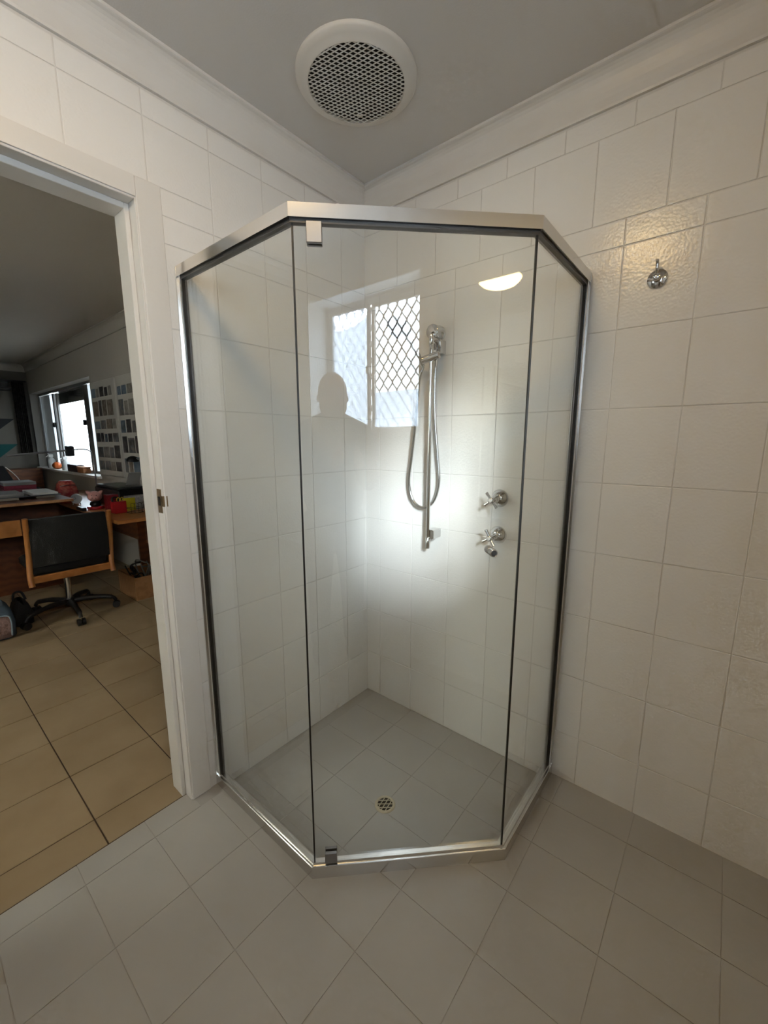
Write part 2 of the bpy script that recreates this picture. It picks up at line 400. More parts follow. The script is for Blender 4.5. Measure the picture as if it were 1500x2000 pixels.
heads = rail('header_rail', [(0.0, ZT), (0.0, ZT - 0.031), (0.004, ZT - 0.031), (0.004, ZT - 0.027), (0.030, ZT - 0.027), (0.030, ZT - 0.031), (0.034, ZT - 0.031), (0.034, ZT)], M_ALU)
for h_, nm in zip(rail('glazing_channel', [(0.007, ZT - 0.027), (0.007, ZT - 0.040), (0.025, ZT - 0.040), (0.025, ZT - 0.027)], mat('dark_channel', (0.10, 0.10, 0.10), 0.35, 0.6), ss), 'abc'): pass
sills = rail('sill_rail', [(-0.001, 0.0), (0.0, 0.0405), (0.0015, 0.042), (0.007, 0.042), (0.009, 0.048), (0.024, 0.048), (0.026, 0.040), (0.034, 0.036), (0.034, ZSH), (0.010, ZSH), (0.010, 0.0)], M_ALU)
# wall channels
for side in (0, 1):
    if side == 0:
        o = MB().bbox(0.0025, 0.022, SB[1] + 0.004, SB[1] + 0.030, 0.024, ZT - 0.004, 0.0015).build('wall_channel', M_ALU, ss)
        MB().box(0.0022, 0.008, SB[1] - 0.0005, SB[1] + 0.034, 0.02, ZT - 0.002).build('back_flange', M_ALU, o)
        MB().box(0.022, 0.0265, SB[1] + 0.008, SB[1] + 0.025, 0.03, ZT - 0.03).build('seal', M_BLACK, o)
    else:
        o = MB().bbox(SCc[0] - 0.030, SCc[0] - 0.004, -0.022, -0.0025, 0.024, ZT - 0.004, 0.0015).build('wall_channel', M_ALU, ss)
        MB().box(SCc[0] - 0.034, SCc[0] + 0.0005, -0.008, -0.0022, 0.02, ZT - 0.002).build('back_flange', M_ALU, o)
        MB().box(SCc[0] - 0.025, SCc[0] - 0.008, -0.0265, -0.022, 0.03, ZT - 0.03).build('seal', M_BLACK, o)
G0, G1 = 0.013, 0.019
i0, i1 = inset(G0), inset(G1)
gz0, gz1 = 0.045, ZT - 0.032
MB().prism([(0.018, i0[0].y), (i0[1].x - 0.001, i0[1].y), (i1[1].x - 0.001, i1[1].y), (0.018, i1[0].y)], gz0, gz1).build('glass_panel', M_GLASS, ss)
MB().prism([(i0[2].x, i0[2].y + 0.001), (i0[2].x, -0.018), (i1[2].x, -0.018), (i1[2].x, i1[2].y + 0.001)], gz0, gz1).build('glass_panel', M_GLASS, ss)
dirD = (i0[2] - i0[1]).normalized(); nD = Vector((dirD.y, -dirD.x, 0))      # nD points out of the shower, to the room
da, db = i0[1] + dirD * 0.005, i0[2] - dirD * 0.005
dc, dd = i1[2] - dirD * 0.005, i1[1] + dirD * 0.005
door = MB().prism([tuple(da.xy), tuple(db.xy), tuple(dc.xy), tuple(dd.xy)], gz0 + 0.008, gz1 - 0.012).build('glass_door', M_GLASS, ss)
for q, s_ in ((i0[1], 1), (i0[2], -1)):
    c = q + dirD * s_ * 0.002 - nD * 0.003
    MB().box(-0.0022, 0.0022, -0.0035, 0.0035, gz0 + 0.004, gz1 - 0.004, Matrix.Translation(c) @ Matrix.Rotation(math.radians(45), 4, 'Z')).build('seal', M_BLACK, door)
# pivot hinges
RD = Matrix(((dirD.x, nD.x, 0, 0), (dirD.y, nD.y, 0, 0), (0, 0, 1, 0), (0, 0, 0, 1)))
def onDoor(t, off, z): return i0[1] + dirD * t + nD * off + Vector((0, 0, z))
for z0, z1 in ((ZT - 0.083, ZT - 0.036), (0.048, 0.083)):
    M = Matrix.Translation(onDoor(0.0, 0.0, 0)) @ RD
    h_ = MB().bbox(0.035, 0.072, 0.0005, 0.010, z0, z1, 0.0012, M).build('hinge_plate', M_ALUD, door)
    MB().bbox(0.035, 0.072, -0.016, -0.0068, z0, z1, 0.0012, M).build('inner_plate', M_ALUD, h_)
# door knob (both sides of the glass, ridged barrel)
kc = Vector((0.947, -0.523, 1.036)); tk = (kc - i0[1]).dot(dirD)
kb = MB()
prof = [(0.009, 0.0), (0.0105, 0.0015)]
for k in range(4): prof += [(0.0105, 0.002 + k * 0.0045), (0.0116, 0.0032 + k * 0.0045), (0.0105, 0.0052 + k * 0.0045)]
prof += [(0.0112, 0.0215), (0.0100, 0.0235), (0.0084, 0.0235), (0.0084, 0.016)]
kb.lathe(prof, onDoor(tk, 0.0005, 1.036), nD, 20, False)
kb.lathe(prof, onDoor(tk, -0.0068, 1.036), -nD, 20, False)
kn = kb.build('knob', M_CHROME, door)
MB().lathe([(0.0086, 0), (0.0086, 0.0005)], onDoor(tk, 0.0226, 1.036), nD, 20).build('knob_recess', M_BLACK, kn)

# ------------------------------------------------------------------ floor waste in the shower
dn = thing('floor_drain', (0.56, -0.526, ZSH), 'round cream floor drain with slotted grate in the shower floor', 'drain')
rr = MB(); n = 32
rr.lathe([(0.029, 0.0), (0.029, 0.003), (0.030, 0.004), (0.037, 0.004), (0.040, 0.0)], (0.56, -0.526, ZSH), (0, 0, 1), n, False)
M_CREAM = mat('cream_plastic', (0.52, 0.48, 0.36), 0.5)
rr.build('rim', M_CREAM, dn)
MB().lathe([(0.0292, 0), (0.0292, 0.0006)], (0.56, -0.526, ZSH + 0.0002), (0, 0, 1), n).build('hole', M_DARK, dn)
gb = MB()
for ang, offs in ((math.radians(40), (-0.016, 0.0, 0.016)), (math.radians(100), (-0.015, 0.0, 0.015))):
    for o_ in offs:
        hl = math.sqrt(0.0292 ** 2 - o_ ** 2)
        gb.box(-hl, hl, o_ - 0.0014, o_ + 0.0014, 0.0010, 0.0034, Matrix.Translation((0.56, -0.526, ZSH)) @ Matrix.Rotation(ang, 4, 'Z'))
gb.build('grate', M_CREAM, dn)

# ------------------------------------------------------------------ shower rail set
sr = thing('shower_rail', (0.43, 0, 0.87), 'chrome shower slide rail with brackets on the tiled wall', 'shower rail')
rx, ry = 0.432, -0.070
MB().cyl((rx, ry, 0.905), (rx, ry, 1.745), 0.0085, n=18).build('pole', M_CHROME, sr)
MB().lathe([(0.0105, 0), (0.0105, 0.05), (0.0088, 0.052)], (rx, ry, 0.868), (0, 0, 1), 18).build('end_cap', M_CHROME, sr)
MB().lathe([(0.0088, 0), (0.0108, 0.003), (0.0108, 0.045), (0.0100, 0.047)], (rx, ry, 1.730), (0, 0, 1), 18).build('end_cap', M_CHROME, sr)
tb = MB().lathe([(0.030, 0.0022), (0.032, 0.006), (0.032, 0.016), (0.029, 0.018), (0.029, 0.060), (0.027, 0.062), (0.0, 0.062)], (0.428, 0, 1.788), (0, -1, 0), 28, False)
tb.bbox(rx - 0.009, rx + 0.009, ry - 0.002, -0.03, 1.745, 1.775, 0.002)
tb.build('top_bracket', M_CHROME, sr)
MB().bbox(rx - 0.010, rx + 0.026, ry + 0.002, -0.0022, 0.912, 0.952, 0.002).build('bottom_bracket', M_CHROME, sr)
MB().bbox(rx - 0.006, rx + 0.030, -0.045, -0.0022, 1.702, 1.756, 0.002).build('water_outlet', M_CHROME, sr)
sl = MB().cyl((rx - 0.048, ry - 0.012, 1.672), (rx + 0.036, ry + 0.004, 1.690), 0.0165, n=20).build('slider', M_CHROME, sr)
MB().cyl((rx + 0.024, ry + 0.002, 1.675), (rx + 0.026, ry + 0.002, 1.645), 0.0025, n=8).build('lever', M_CHROME, sl)

hs = thing('hand_shower', (0.39, -0.09, 1.68), 'chrome hand shower with round head in the slider, with long hose', 'hand shower')
hd0 = Vector((rx - 0.040, ry - 0.012, 1.665)); hd1 = Vector((0.388, -0.180, 1.762))
MB().tube(spl([hd0 + (hd0 - hd1) * 0.12, hd0, hd0.lerp(hd1, 0.5) + Vector((0, 0, 0.004)), hd1], 6), [0.0095] * 4 + [0.0105] * 5 + [0.0115] * 5 + [0.0125] * 5, 14).build('handle', M_CHROME, hs)
fd = Vector((-0.05, -0.62, -0.72)).normalized()
hc = hd1 + Vector((-0.022, -0.022, 0.022))
M_HEAD = mat('dark_chrome_head', (0.26, 0.28, 0.31), 0.25, 0.9)
hdm = MB().lathe([(0.0, -0.030), (0.020, -0.027), (0.040, -0.014), (0.051, -0.004), (0.052, 0.006), (0.049, 0.010), (0.046, 0.0105), (0.0, 0.0105)], hc, fd, 32, False).build('head', M_HEAD, hs)
MB().lathe([(0.044, 0.0), (0.044, 0.0012)], hc + fd * 0.0106, fd, 32).build('spray_face', mat('grey_spray_face', (0.12, 0.125, 0.13), 0.35), hdm)
hosep = spl([hd0 + (hd0 - hd1) * 0.14, (0.375, -0.072, 1.60), (0.352, -0.058, 1.45), (0.322, -0.046, 1.28), (0.303, -0.040, 1.16), (0.322, -0.036, 1.075), (0.375, -0.034, 1.043), (0.432, -0.032, 1.075), (0.458, -0.030, 1.16), (0.448, -0.030, 1.28), (0.432, -0.032, 1.45), (0.430, -0.034, 1.60), (0.440, -0.036, 1.705)], 22)
rads = [0.0072 if k % 2 else 0.0061 for k in range(len(hosep))]
MB().tube(hosep, rads, 10).build('hose', mat('hose_chrome', (0.55, 0.55, 0.55), 0.2, 1.0), hs)

# ------------------------------------------------------------------ taps
def tap(z, rot, label):
    t = thing('shower_tap', (0.734, 0, z), label, 'tap', 'chrome cross handle taps')
    c = Vector((0.734, 0, z))
    MB().lathe([(0.036, 0.0022), (0.0365, 0.005), (0.034, 0.009), (0.020, 0.030), (0.017, 0.032), (0.0, 0.032)], c, (0, -1, 0), 32, False).build('flange', M_CHROME, t)
    MB().lathe([(0.013, 0.03), (0.013, 0.05), (0.010, 0.052), (0.010, 0.075)], c, (0, -1, 0), 20).build('spindle', M_CHROME, t)
    hb = MB().lathe([(0.009, 0.070), (0.0125, 0.073), (0.0125, 0.090), (0.010, 0.094), (0.0, 0.095)], c, (0, -1, 0), 20, False)
    for k in range(4):
        a = rot + k * H; d = Vector((math.cos(a), 0, math.sin(a)))
        o_ = c + Vector((0, -0.082, 0))
        hb.lathe([(0.0048, 0.008), (0.0052, 0.020), (0.0066, 0.034), (0.0066, 0.036), (0.0, 0.0375)], o_, d, 12, False)
    hh = hb.build('cross_handle', M_CHROME, t)
    MB().lathe([(0.0075, 0), (0.0065, 0.0012), (0, 0.0014)], c + Vector((0, -0.0948, 0)), (0, -1, 0), 16, False).build('index_button', M_PLASTIC, hh)
tap(1.114, math.radians(38), 'upper chrome cross handle tap on the shower wall')
tap(0.962, math.radians(30), 'lower chrome cross handle tap behind the door knob')

# ------------------------------------------------------------------ robe hook
rh = thing('robe_hook', (1.203, 0, 1.83), 'round chrome robe hook on the tiled wall right of the shower', 'hook')
hcz = Vector((1.204, 0, 1.828))
MB().lathe([(0.027, 0.0022), (0.0275, 0.005), (0.026, 0.009), (0.0, 0.009)], hcz, (0, -1, 0), 32, False).build('rose', M_CHROME, rh)
MB().lathe([(0.011, 0.008), (0.011, 0.030), (0.009, 0.033), (0, 0.033)], hcz, (0, -1, 0), 20, False).build('stem', M_CHROME, rh)
MB().tube(spl([hcz + Vector((0, -0.020, 0.008)), hcz + Vector((0, -0.030, 0.020)), hcz + Vector((0, -0.034, 0.036)), hcz + Vector((0, -0.040, 0.044))], 6), 0.0045, 10).build('prong', M_CHROME, rh)

# ------------------------------------------------------------------ exhaust fan
FC = Vector((0.398, -0.469, ZC))
fan = thing('exhaust_fan', FC, 'round white ceiling exhaust fan with a mesh grille', 'exhaust fan')
MB().lathe([(0.1897, 0.0), (0.1897, 0.005), (0.185, 0.010), (0.172, 0.015), (0.156, 0.0195), (0.153, 0.0220), (0.1505, 0.0220), (0.1505, 0.004)], FC, (0, 0, -1), 64, False).build('rim', M_PLASTIC, fan)
MB().lathe([(0.1503, 0.012), (0.1503, 0.0125)], FC, (0, 0, -1), 48).build('cavity', M_DARK, fan)
gm = MB(); pitch = 0.0132
for ax in (0, 1):
    for k in range(-11, 12):
        o_ = k * pitch + (0.0 if ax else 0.0)
        if abs(o_) >= 0.1495: continue
        hl = math.sqrt(0.1505 ** 2 - o_ ** 2); dz = 0.0 if ax else 0.0002
        M = Matrix.Translation(FC) @ Matrix.Rotation(math.radians(8 if ax else 68), 4, 'Z')
        gm.box(-hl, hl, o_ - 0.0014, o_ + 0.0014, -0.0220 + dz, -0.0205 + dz, M)
gr = gm.build('grille', M_PLASTIC, fan)
Mb = Matrix.Translation(FC) @ Matrix.Rotation(math.radians(38), 4, 'Z')
MB().box(-0.010, 0.010, 0.115 - 0.004, 0.115 + 0.004, -0.0227, -0.0219, Mb).build('badge', M_PLASTIC, gr)

# ------------------------------------------------------------------ ceiling light (seen as a reflection)
LC = Vector((0.93, -1.38, ZC))
cl = thing('ceiling_light', LC, 'round warm glowing oyster light on the bathroom ceiling', 'ceiling light')
MB().lathe([(0.158, 0.0), (0.160, 0.012), (0.152, 0.020), (0.146, 0.020)], LC, (0, 0, -1), 48, False).build('base', M_PLASTIC, cl)
M_LAMP = mat('lamp_diffuser', (0.9, 0.85, 0.7), 0.4, emit=(1.0, 0.69, 0.31), estr=LAMP)
MB().lathe([(0.148, 0.016), (0.140, 0.034), (0.115, 0.056), (0.075, 0.072), (0.035, 0.079), (0.0, 0.081)], LC, (0, 0, -1), 48, False).build('diffuser', M_LAMP, cl)

# ------------------------------------------------------------------ wall mirror (cuts the lamp's reflection)
mi = MB().box(XM - 0.006, XM - 0.0005, -0.36, -1.30, 0.95, 2.10)
mo = tag(mi.build('wall_mirror', M_MIRROR), 'frameless rectangular mirror on the window wall', 'mirror')

# ------------------------------------------------------------------ bathroom window
w2 = thing('window_2', (XM + 0.16, (WY0 + WY1) / 2, WZ0), 'white sliding bathroom window with diamond security grille', 'window'); w2['kind'] = 'structure'
WXX = XM + 0.165; fw = 0.028
MB().box(WXX, WXX + 0.05, WY0, WY1, WZ0, WZ0 + fw).box(WXX, WXX + 0.05, WY0, WY1, WZ1 - fw, WZ1).box(WXX, WXX + 0.05, WY0, WY0 - fw, WZ0 + fw, WZ1 - fw).box(WXX, WXX + 0.05, WY1, WY1 + fw, WZ0 + fw, WZ1 - fw).build('window_frame', M_TRIM, w2)
ym = -1.93
for (ya, yb, xo, m_) in ((WY0 - fw, ym, 0.030, M_PANE), (ym, WY1 + fw, 0.008, M_FROST)):
    s_ = MB().box(WXX + xo, WXX + xo + 0.018, ya, ya - 0.022, WZ0 + fw, WZ1 - fw).box(WXX + xo, WXX + xo + 0.018, yb, yb + 0.022, WZ0 + fw, WZ1 - fw)
    s_.box(WXX + xo, WXX + xo + 0.018, ya - 0.022, yb + 0.022, WZ0 + fw, WZ0 + fw + 0.02).box(WXX + xo, WXX + xo + 0.018, ya - 0.022, yb + 0.022, WZ1 - fw - 0.02, WZ1 - fw)
    so = s_.build('sash', M_TRIM, w2)
    zf = WZ1 - fw - 0.02 if m_ is M_FROST else 1.66
    MB().box(WXX + xo + 0.007, WXX + xo + 0.011, ya - 0.022, yb + 0.022, WZ0 + fw + 0.02, zf).build('frosted_pane', M_FROST, so)
    if m_ is M_PANE: MB().box(WXX + xo + 0.007, WXX + xo + 0.011, ya - 0.022, yb + 0.022, zf, WZ1 - fw - 0.02).build('clear_pane', M_PANE, so)
MB().bbox(WXX - 0.012, WXX + 0.008, ym - 0.018, ym + 0.008, 1.78, 1.83, 0.003).build('latch', M_PLASTIC, w2)
MB().box(XM - 0.02, WXX, WY0, WY1, WZ0 - 0.02, WZ0).build('window_sill', M_TRIM, w2)
gg = MB(); gx = XM + 0.245; pw_, ph_ = 0.075, 0.105
k = 0; y = WY0 + 0.05
while y > WY1 - 0.05:
    pts = []
    z = WZ0 - 0.03; i = 0
    while z < WZ1 + 0.05:
        pts.append((gx, y + (pw_ / 4 if (i + k) % 2 else -pw_ / 4), z)); z += ph_ / 2; i += 1
    gg.tube(spl(pts, 3), 0.005, 6); k += 1; y -= pw_ / 2
gg.box(gx - 0.006, gx + 0.006, WY0 + 0.05, WY0 + 0.07, WZ0 - 0.04, WZ1 + 0.05).box(gx - 0.006, gx + 0.006, WY1 - 0.05, WY1 - 0.07, WZ0 - 0.04, WZ1 + 0.05)
gg.build('security_grille', mat('grey_grille_paint', (0.35, 0.34, 0.33), 0.5), w2)
# fence added outside that window, height and tone set for its light
nb = thing('added_paling_fence', (3.3, -2.0, -0.12), 'pale paling fence added outside the bathroom window to shape its light', 'fence')
M_PALE = mat('pale_grey_paling', (0.42, 0.45, 0.50), 0.8)
for k in range(46): MB().box(3.30, 3.318, -5.0 + k * 0.15, -5.0 + k * 0.15 + 0.146, -0.12, 1.50).build('paling', M_PALE, nb)
MB().box(3.318, 3.36, -5.0, 1.9, 1.30, 1.39).build('rail', M_PALE, nb)
MB().box(3.318, 3.36, -5.0, 1.9, 0.25, 0.34).build('rail', M_PALE, nb)
struct(MB().box(-14, 8, -9, 8, -0.2, -0.12).build('ground', mat('concrete_ground', (0.30, 0.30, 0.28), 0.9, var=0.2, vscale=3)), 'grey concrete ground outside', 'ground')

# ================================================================== the study seen through the doorway
sfl = MB().box(SX0, -0.0425, SY1, 0.0, -0.1, -0.0025).build('floor_study', M_SGROUT)
struct(sfl, 'beige tiled study floor beyond the doorway', 'floor')
sx = [-0.0425] + [-0.187 - 0.303 * i for i in range(0, 23)]; sx = [x for x in sx if x > SX0] + [SX0]
sy = [0.0, -0.050] + [-0.354 - 0.304 * i for i in range(0, 11)]; sy = [y for y in sy if y > SY1] + [SY1]
for i in range(len(sx) - 1):
    for j in range(len(sy) - 1):
        g = 0.0022; x1, x0, y1, y0 = sx[i] - g, sx[i + 1] + g, sy[j] - g, sy[j + 1] + g
        if x1 - x0 < 0.02 or y1 - y0 < 0.02: continue
        if i == 0: x1 = sx[0] - 0.0005
        mb = MB()
        b_ = 0.0012
        mb.add([(x0, y0, -0.0025), (x1, y0, -0.0025), (x1, y1, -0.0025), (x0, y1, -0.0025), (x0, y0, -b_), (x1, y0, -b_), (x1, y1, -b_), (x0, y1, -b_), (x0 + b_, y0 + b_, 0), (x1 - b_, y0 + b_, 0), (x1 - b_, y1 - b_, 0), (x0 + b_, y1 - b_, 0)],
               [(8, 9, 10, 11)] + [(k, (k + 1) % 4, 4 + (k + 1) % 4, 4 + k) for k in range(4)] + [(4 + k, 4 + (k + 1) % 4, 8 + (k + 1) % 4, 8 + k) for k in range(4)])
        mb.build('tile', M_STILE, sfl)
OX0, OX1, OZ0, OZ1 = -6.86, -4.07, 0.945, 2.037
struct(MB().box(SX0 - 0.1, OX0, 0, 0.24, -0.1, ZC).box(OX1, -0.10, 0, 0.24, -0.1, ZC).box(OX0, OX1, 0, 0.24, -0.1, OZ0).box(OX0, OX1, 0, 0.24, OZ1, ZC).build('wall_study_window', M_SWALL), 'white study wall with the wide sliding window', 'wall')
struct(MB().box(SX0 - 0.1, SX0, SY1 - 0.1, 0.0, -0.1, ZC).build('wall_study_end', mat('dark_end_wall', (0.16, 0.145, 0.12), 0.8)), 'far end wall of the study', 'wall')  # end wall toned darker than the other study walls
PX0, PX1, PZ0, PZ1 = -1.8, -0.8, 1.1, 2.1
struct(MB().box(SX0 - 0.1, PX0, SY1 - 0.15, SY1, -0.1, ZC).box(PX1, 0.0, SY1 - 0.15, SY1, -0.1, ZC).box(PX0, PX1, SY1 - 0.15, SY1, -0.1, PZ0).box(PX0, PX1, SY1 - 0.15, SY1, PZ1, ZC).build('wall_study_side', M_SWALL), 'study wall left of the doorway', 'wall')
w3 = thing('added_window_3', (-1.3, SY1, PZ0), 'unseen cream opal window added to light the study', 'window'); w3['kind'] = 'structure'  # out-of-view window, added to light the study floor and ceiling
MB().box(PX0, PX1, SY1 - 0.1, SY1 - 0.05, PZ0, PZ0 + 0.05).box(PX0, PX1, SY1 - 0.1, SY1 - 0.05, PZ1 - 0.05, PZ1).box(PX0, PX0 + 0.05, SY1 - 0.1, SY1 - 0.05, PZ0, PZ1).box(PX1 - 0.05, PX1, SY1 - 0.1, SY1 - 0.05, PZ0, PZ1).build('window_frame', M_TRIM, w3)
MB().box(PX0, PX1, SY1 - 0.078, SY1 - 0.074, PZ0, PZ1).build('pane', M_FROST2, w3)
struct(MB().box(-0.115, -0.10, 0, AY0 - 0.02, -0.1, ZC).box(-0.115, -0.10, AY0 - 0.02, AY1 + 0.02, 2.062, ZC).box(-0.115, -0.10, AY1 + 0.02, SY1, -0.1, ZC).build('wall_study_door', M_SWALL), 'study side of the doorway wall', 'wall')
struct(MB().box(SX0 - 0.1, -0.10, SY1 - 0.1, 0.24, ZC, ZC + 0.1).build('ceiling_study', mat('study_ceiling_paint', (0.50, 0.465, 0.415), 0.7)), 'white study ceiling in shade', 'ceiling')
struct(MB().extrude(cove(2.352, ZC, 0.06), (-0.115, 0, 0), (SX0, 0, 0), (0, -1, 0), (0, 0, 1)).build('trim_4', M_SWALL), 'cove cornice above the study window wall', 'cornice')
struct(MB().extrude(cove(2.352, ZC, 0.06), (SX0, 0, 0), (SX0, SY1, 0), (1, 0, 0), (0, 0, 1)).build('trim_5', M_SWALL), 'cove cornice on the far study wall', 'cornice')
# ---- study window_1
w1 = thing('window_1', ((OX0 + OX1) / 2, 0.12, OZ0), 'aluminium sliding study window with bright fence outside', 'window'); w1['kind'] = 'structure'
M_WFR = mat('mill_aluminium', (0.36, 0.36, 0.35), 0.35, 0.7)
MB().box(OX0, OX1, 0.10, 0.15, OZ0, OZ0 + 0.03).box(OX0, OX1, 0.10, 0.15, OZ1 - 0.03, OZ1).box(OX0, OX0 + 0.03, 0.10, 0.15, OZ0, OZ1).box(OX1 - 0.03, OX1, 0.10, 0.15, OZ0, OZ1).build('window_frame', M_WFR, w1)
s1 = MB().box(-6.12, -6.06, 0.105, 0.13, 0.97, 2.0).box(-6.83, -6.80, 0.105, 0.13, 0.97, 2.0).build('sash', M_WFR, w1)
MB().box(-6.80, -6.12, 0.115, 0.119, 0.97, 2.0).build('pane', glass_mat('dusty_flyscreen_glass', (0.35, 0.36, 0.36)), s1)
s2 = MB().box(-6.04, -5.96, 0.125, 0.15, 0.97, 2.0).box(-4.80, -4.72, 0.125, 0.15, 0.97, 2.0).build('sash', mat('white_sash', (0.6, 0.6, 0.58), 0.4), w1)
MB().box(-5.96, -4.80, 0.135, 0.139, 0.97, 2.0).build('pane', M_PANE, s2)
s3 = MB().box(-4.70, -4.52, 0.10, 0.13, 0.97, 2.0).box(-4.14, -4.10, 0.10, 0.13, 0.97, 2.0).build('sash', M_WFR, w1)
MB().box(-4.52, -4.14, 0.112, 0.116, 0.97, 2.0).build('pane', M_PANE, s3)
MB().bbox(-6.16, -6.10, 0.085, 0.105, 1.53, 1.60, 0.004).build('latch', M_BLKP, s1)
MB().bbox(-4.85, -4.79, 0.10, 0.124, 1.53, 1.60, 0.004).build('latch', M_BLKP, s2)
MB().bbox(OX0, OX1 + 0.03, -0.035, 0.10, OZ0 - 0.03, OZ0 - 0.001, 0.004).build('window_sill', M_TRIM, w1)
MB().box(-5.96, -4.80, 0.150, 0.156, 1.845, 2.01).build('blind', mat('grey_blind', (0.16, 0.16, 0.15), 0.8), w1)

# ---- outside the study window
fe = MB(); nx = 130; vs = []
for k in range(nx + 1):
    x = -10 + 8.5 * k / nx; yy = 1.75 + 0.035 * math.sin(k * math.pi / 3.0)
    vs += [(x, yy, -0.1), (x, yy, 2.6), (x, yy + 0.02, 2.6), (x, yy + 0.02, -0.1)]
fs = []
for k in range(nx):
    a = k * 4
    fs += [(a, a + 4, a + 5, a + 1), (a + 1, a + 5, a + 6, a + 2), (a + 2, a + 6, a + 7, a + 3)]
fe.add(vs, fs)
tag(fe.build('corrugated_fence', mat('pale_steel_sheet', (0.12, 0.125, 0.13), 0.55)), 'pale corrugated metal fence outside the study window', 'fence')
bn = thing('garden_bench', (-7.2, 1.3, -0.1), 'white slatted bench outside the study window', 'bench')
for k in range(4): MB().box(-7.9, -6.4, 1.42, 1.45, 0.62 + k * 0.11, 0.69 + k * 0.11).build('slat', M_TRIM, bn)
for x in (-7.85, -6.5): MB().box(x, x + 0.06, 1.45, 1.50, -0.12, 1.05).build('leg', M_TRIM, bn)
MB().box(-7.9, -6.4, 1.05, 1.42, 0.50, 0.55).build('seat', M_TRIM, bn)
sh = thing('leafy_shrub', (-5.65, 0.95, -0.12), 'dark green leafy shrub outside the study window', 'shrub')
MB().tube([(-5.65, 0.95, -0.12), (-5.62, 0.95, 0.5), (-5.66, 0.93, 1.0)], 0.02, 6).build('stem', M_WOODD, sh)
M_LEAF = mat('leaf_green', (0.05, 0.10, 0.04), 0.5)
lv = MB()
for k in range(160):
    p = Vector((-5.65 + random.gauss(0, 0.16), 0.95 + random.gauss(0, 0.12), 0.35 + random.random() * 0.85)); d = Vector((random.uniform(-1, 1), random.uniform(-1, 1), random.uniform(-.4, 1))).normalized()
    u, w = MB.frame(d); l_ = 0.09
    lv.add([p, p + d * l_ * .5 + u * 0.022 + w * 0.004, p + d * l_, p + d * l_ * .5 - u * 0.022 + w * 0.004], [(0, 1, 2, 3)])
lo = lv.build('foliage', M_LEAF, sh); lo['kind'] = 'stuff'

struct(MB().box(-9.5, -0.2, 0.24, 0.95, 2.34, 2.42).build('sky_block_eave', M_TRIM), 'white eave soffit added above the study window', 'sky_block_eave')  # out-of-view slab, added to keep sky light off fence and study
# ---- picture boards on the wall
M_BOARD = mat('white_board', (0.50, 0.49, 0.46), 0.6)
PH = [mat('photo_print_%d' % i, c, 0.5, col2=c2, vscale=30) for i, (c, c2) in enumerate([((0.10, 0.12, 0.15), (0.22, 0.20, 0.18)), ((0.14, 0.11, 0.09), (0.26, 0.22, 0.18)), ((0.09, 0.14, 0.22), (0.18, 0.24, 0.30)), ((0.12, 0.10, 0.10), (0.05, 0.05, 0.06)), ((0.20, 0.19, 0.17), (0.30, 0.28, 0.25))])]
def board(x0, x1, z0, z1, label):
    o = thing('photo_board', ((x0 + x1) / 2, -0.02, z0), label, 'picture board', 'photo collage boards on the study wall')
    MB().bbox(x0, x1, -0.018, 0.0, z0, z1, 0.003).build('frame', M_BOARD, o)
    z = z0 + 0.06; r = 0
    while z < z1 - 0.12:
        h = random.choice((0.10, 0.13, 0.16)); x = x0 + 0.04
        while x < x1 - 0.10:
            w = random.choice((0.08, 0.11, 0.15)); w = min(w, x1 - 0.03 - x)
            hh = h * random.uniform(0.8, 1)
            MB().box(x, x + w, -0.0205, -0.0175, z, min(z + hh, z1 - 0.03)).build('photo_print', random.choice(PH), o)
            x += w + 0.03
        z += h + 0.035
board(-4.02, -3.31, 0.97, 1.955, 'white board of photo prints beside the study window')
board(-3.27, -2.55, 0.97, 1.955, 'white board of photo prints half hidden by the door jamb')

# ---- long desk along the window wall
dk = thing('long_desk', (-3.4, -0.28, 0), 'orange pine desk along the study window wall', 'desk')
MB().bbox(-4.70, -2.095, -0.500, -0.002, 0.714, 0.743, 0.003).build('desk_top', M_WOOD, dk)
MB().box(-4.65, -2.35, -0.06, -0.04, 0.38, 0.714).build('back_panel', M_WOODD, dk)
MB().box(-4.68, -4.65, -0.52, -0.02, 0.0, 0.714).build('end_panel', M_WOODD, dk)
MB().box(-2.83, -2.80, -0.12, -0.02, 0.0, 0.714).build('end_panel', M_WOODD, dk)
# ---- return desk behind the chair
rd = thing('drawing_table', (-3.5, -1.2, 0), 'dark drawing table with a wooden edge behind the chair', 'table')
MB().bbox(-4.40, -2.80, -1.90, -0.585, 0.838, 0.864, 0.003).build('table_top', M_WOODD, rd)
MB().bbox(-2.815, -2.795, -1.90, -0.585, 0.842, 0.864, 0.002).build('front_edge', M_PINE, rd)
MB().box(-3.36, -3.34, -1.90, -0.585, 0.0, 0.838).build('modesty_panel', M_WOODD, rd)
MB().bbox(-2.92, -2.90, -1.88, -0.93, 0.585, 0.717, 0.002).build('drawer_front', M_WOOD, rd)
MB().box(-3.33, -2.92, -1.88, -0.93, 0.585, 0.60).build('drawer_box', M_WOODD, rd)
for y in (-0.60, -1.88): MB().box(-4.38, -4.33, y - 0.02, y, 0, 0.838).build('leg', M_WOODD, rd)
gt = MB().bbox(-4.25, -3.0, -1.55, -0.62, 0.885, 0.893, 0.001)
tag(gt.build('glass_sheet', mat('glossy_glass_sheet', (0.10, 0.11, 0.12), 0.05, coat=1.0)), 'glossy glass sheet lying on the drawing table', 'glass sheet')
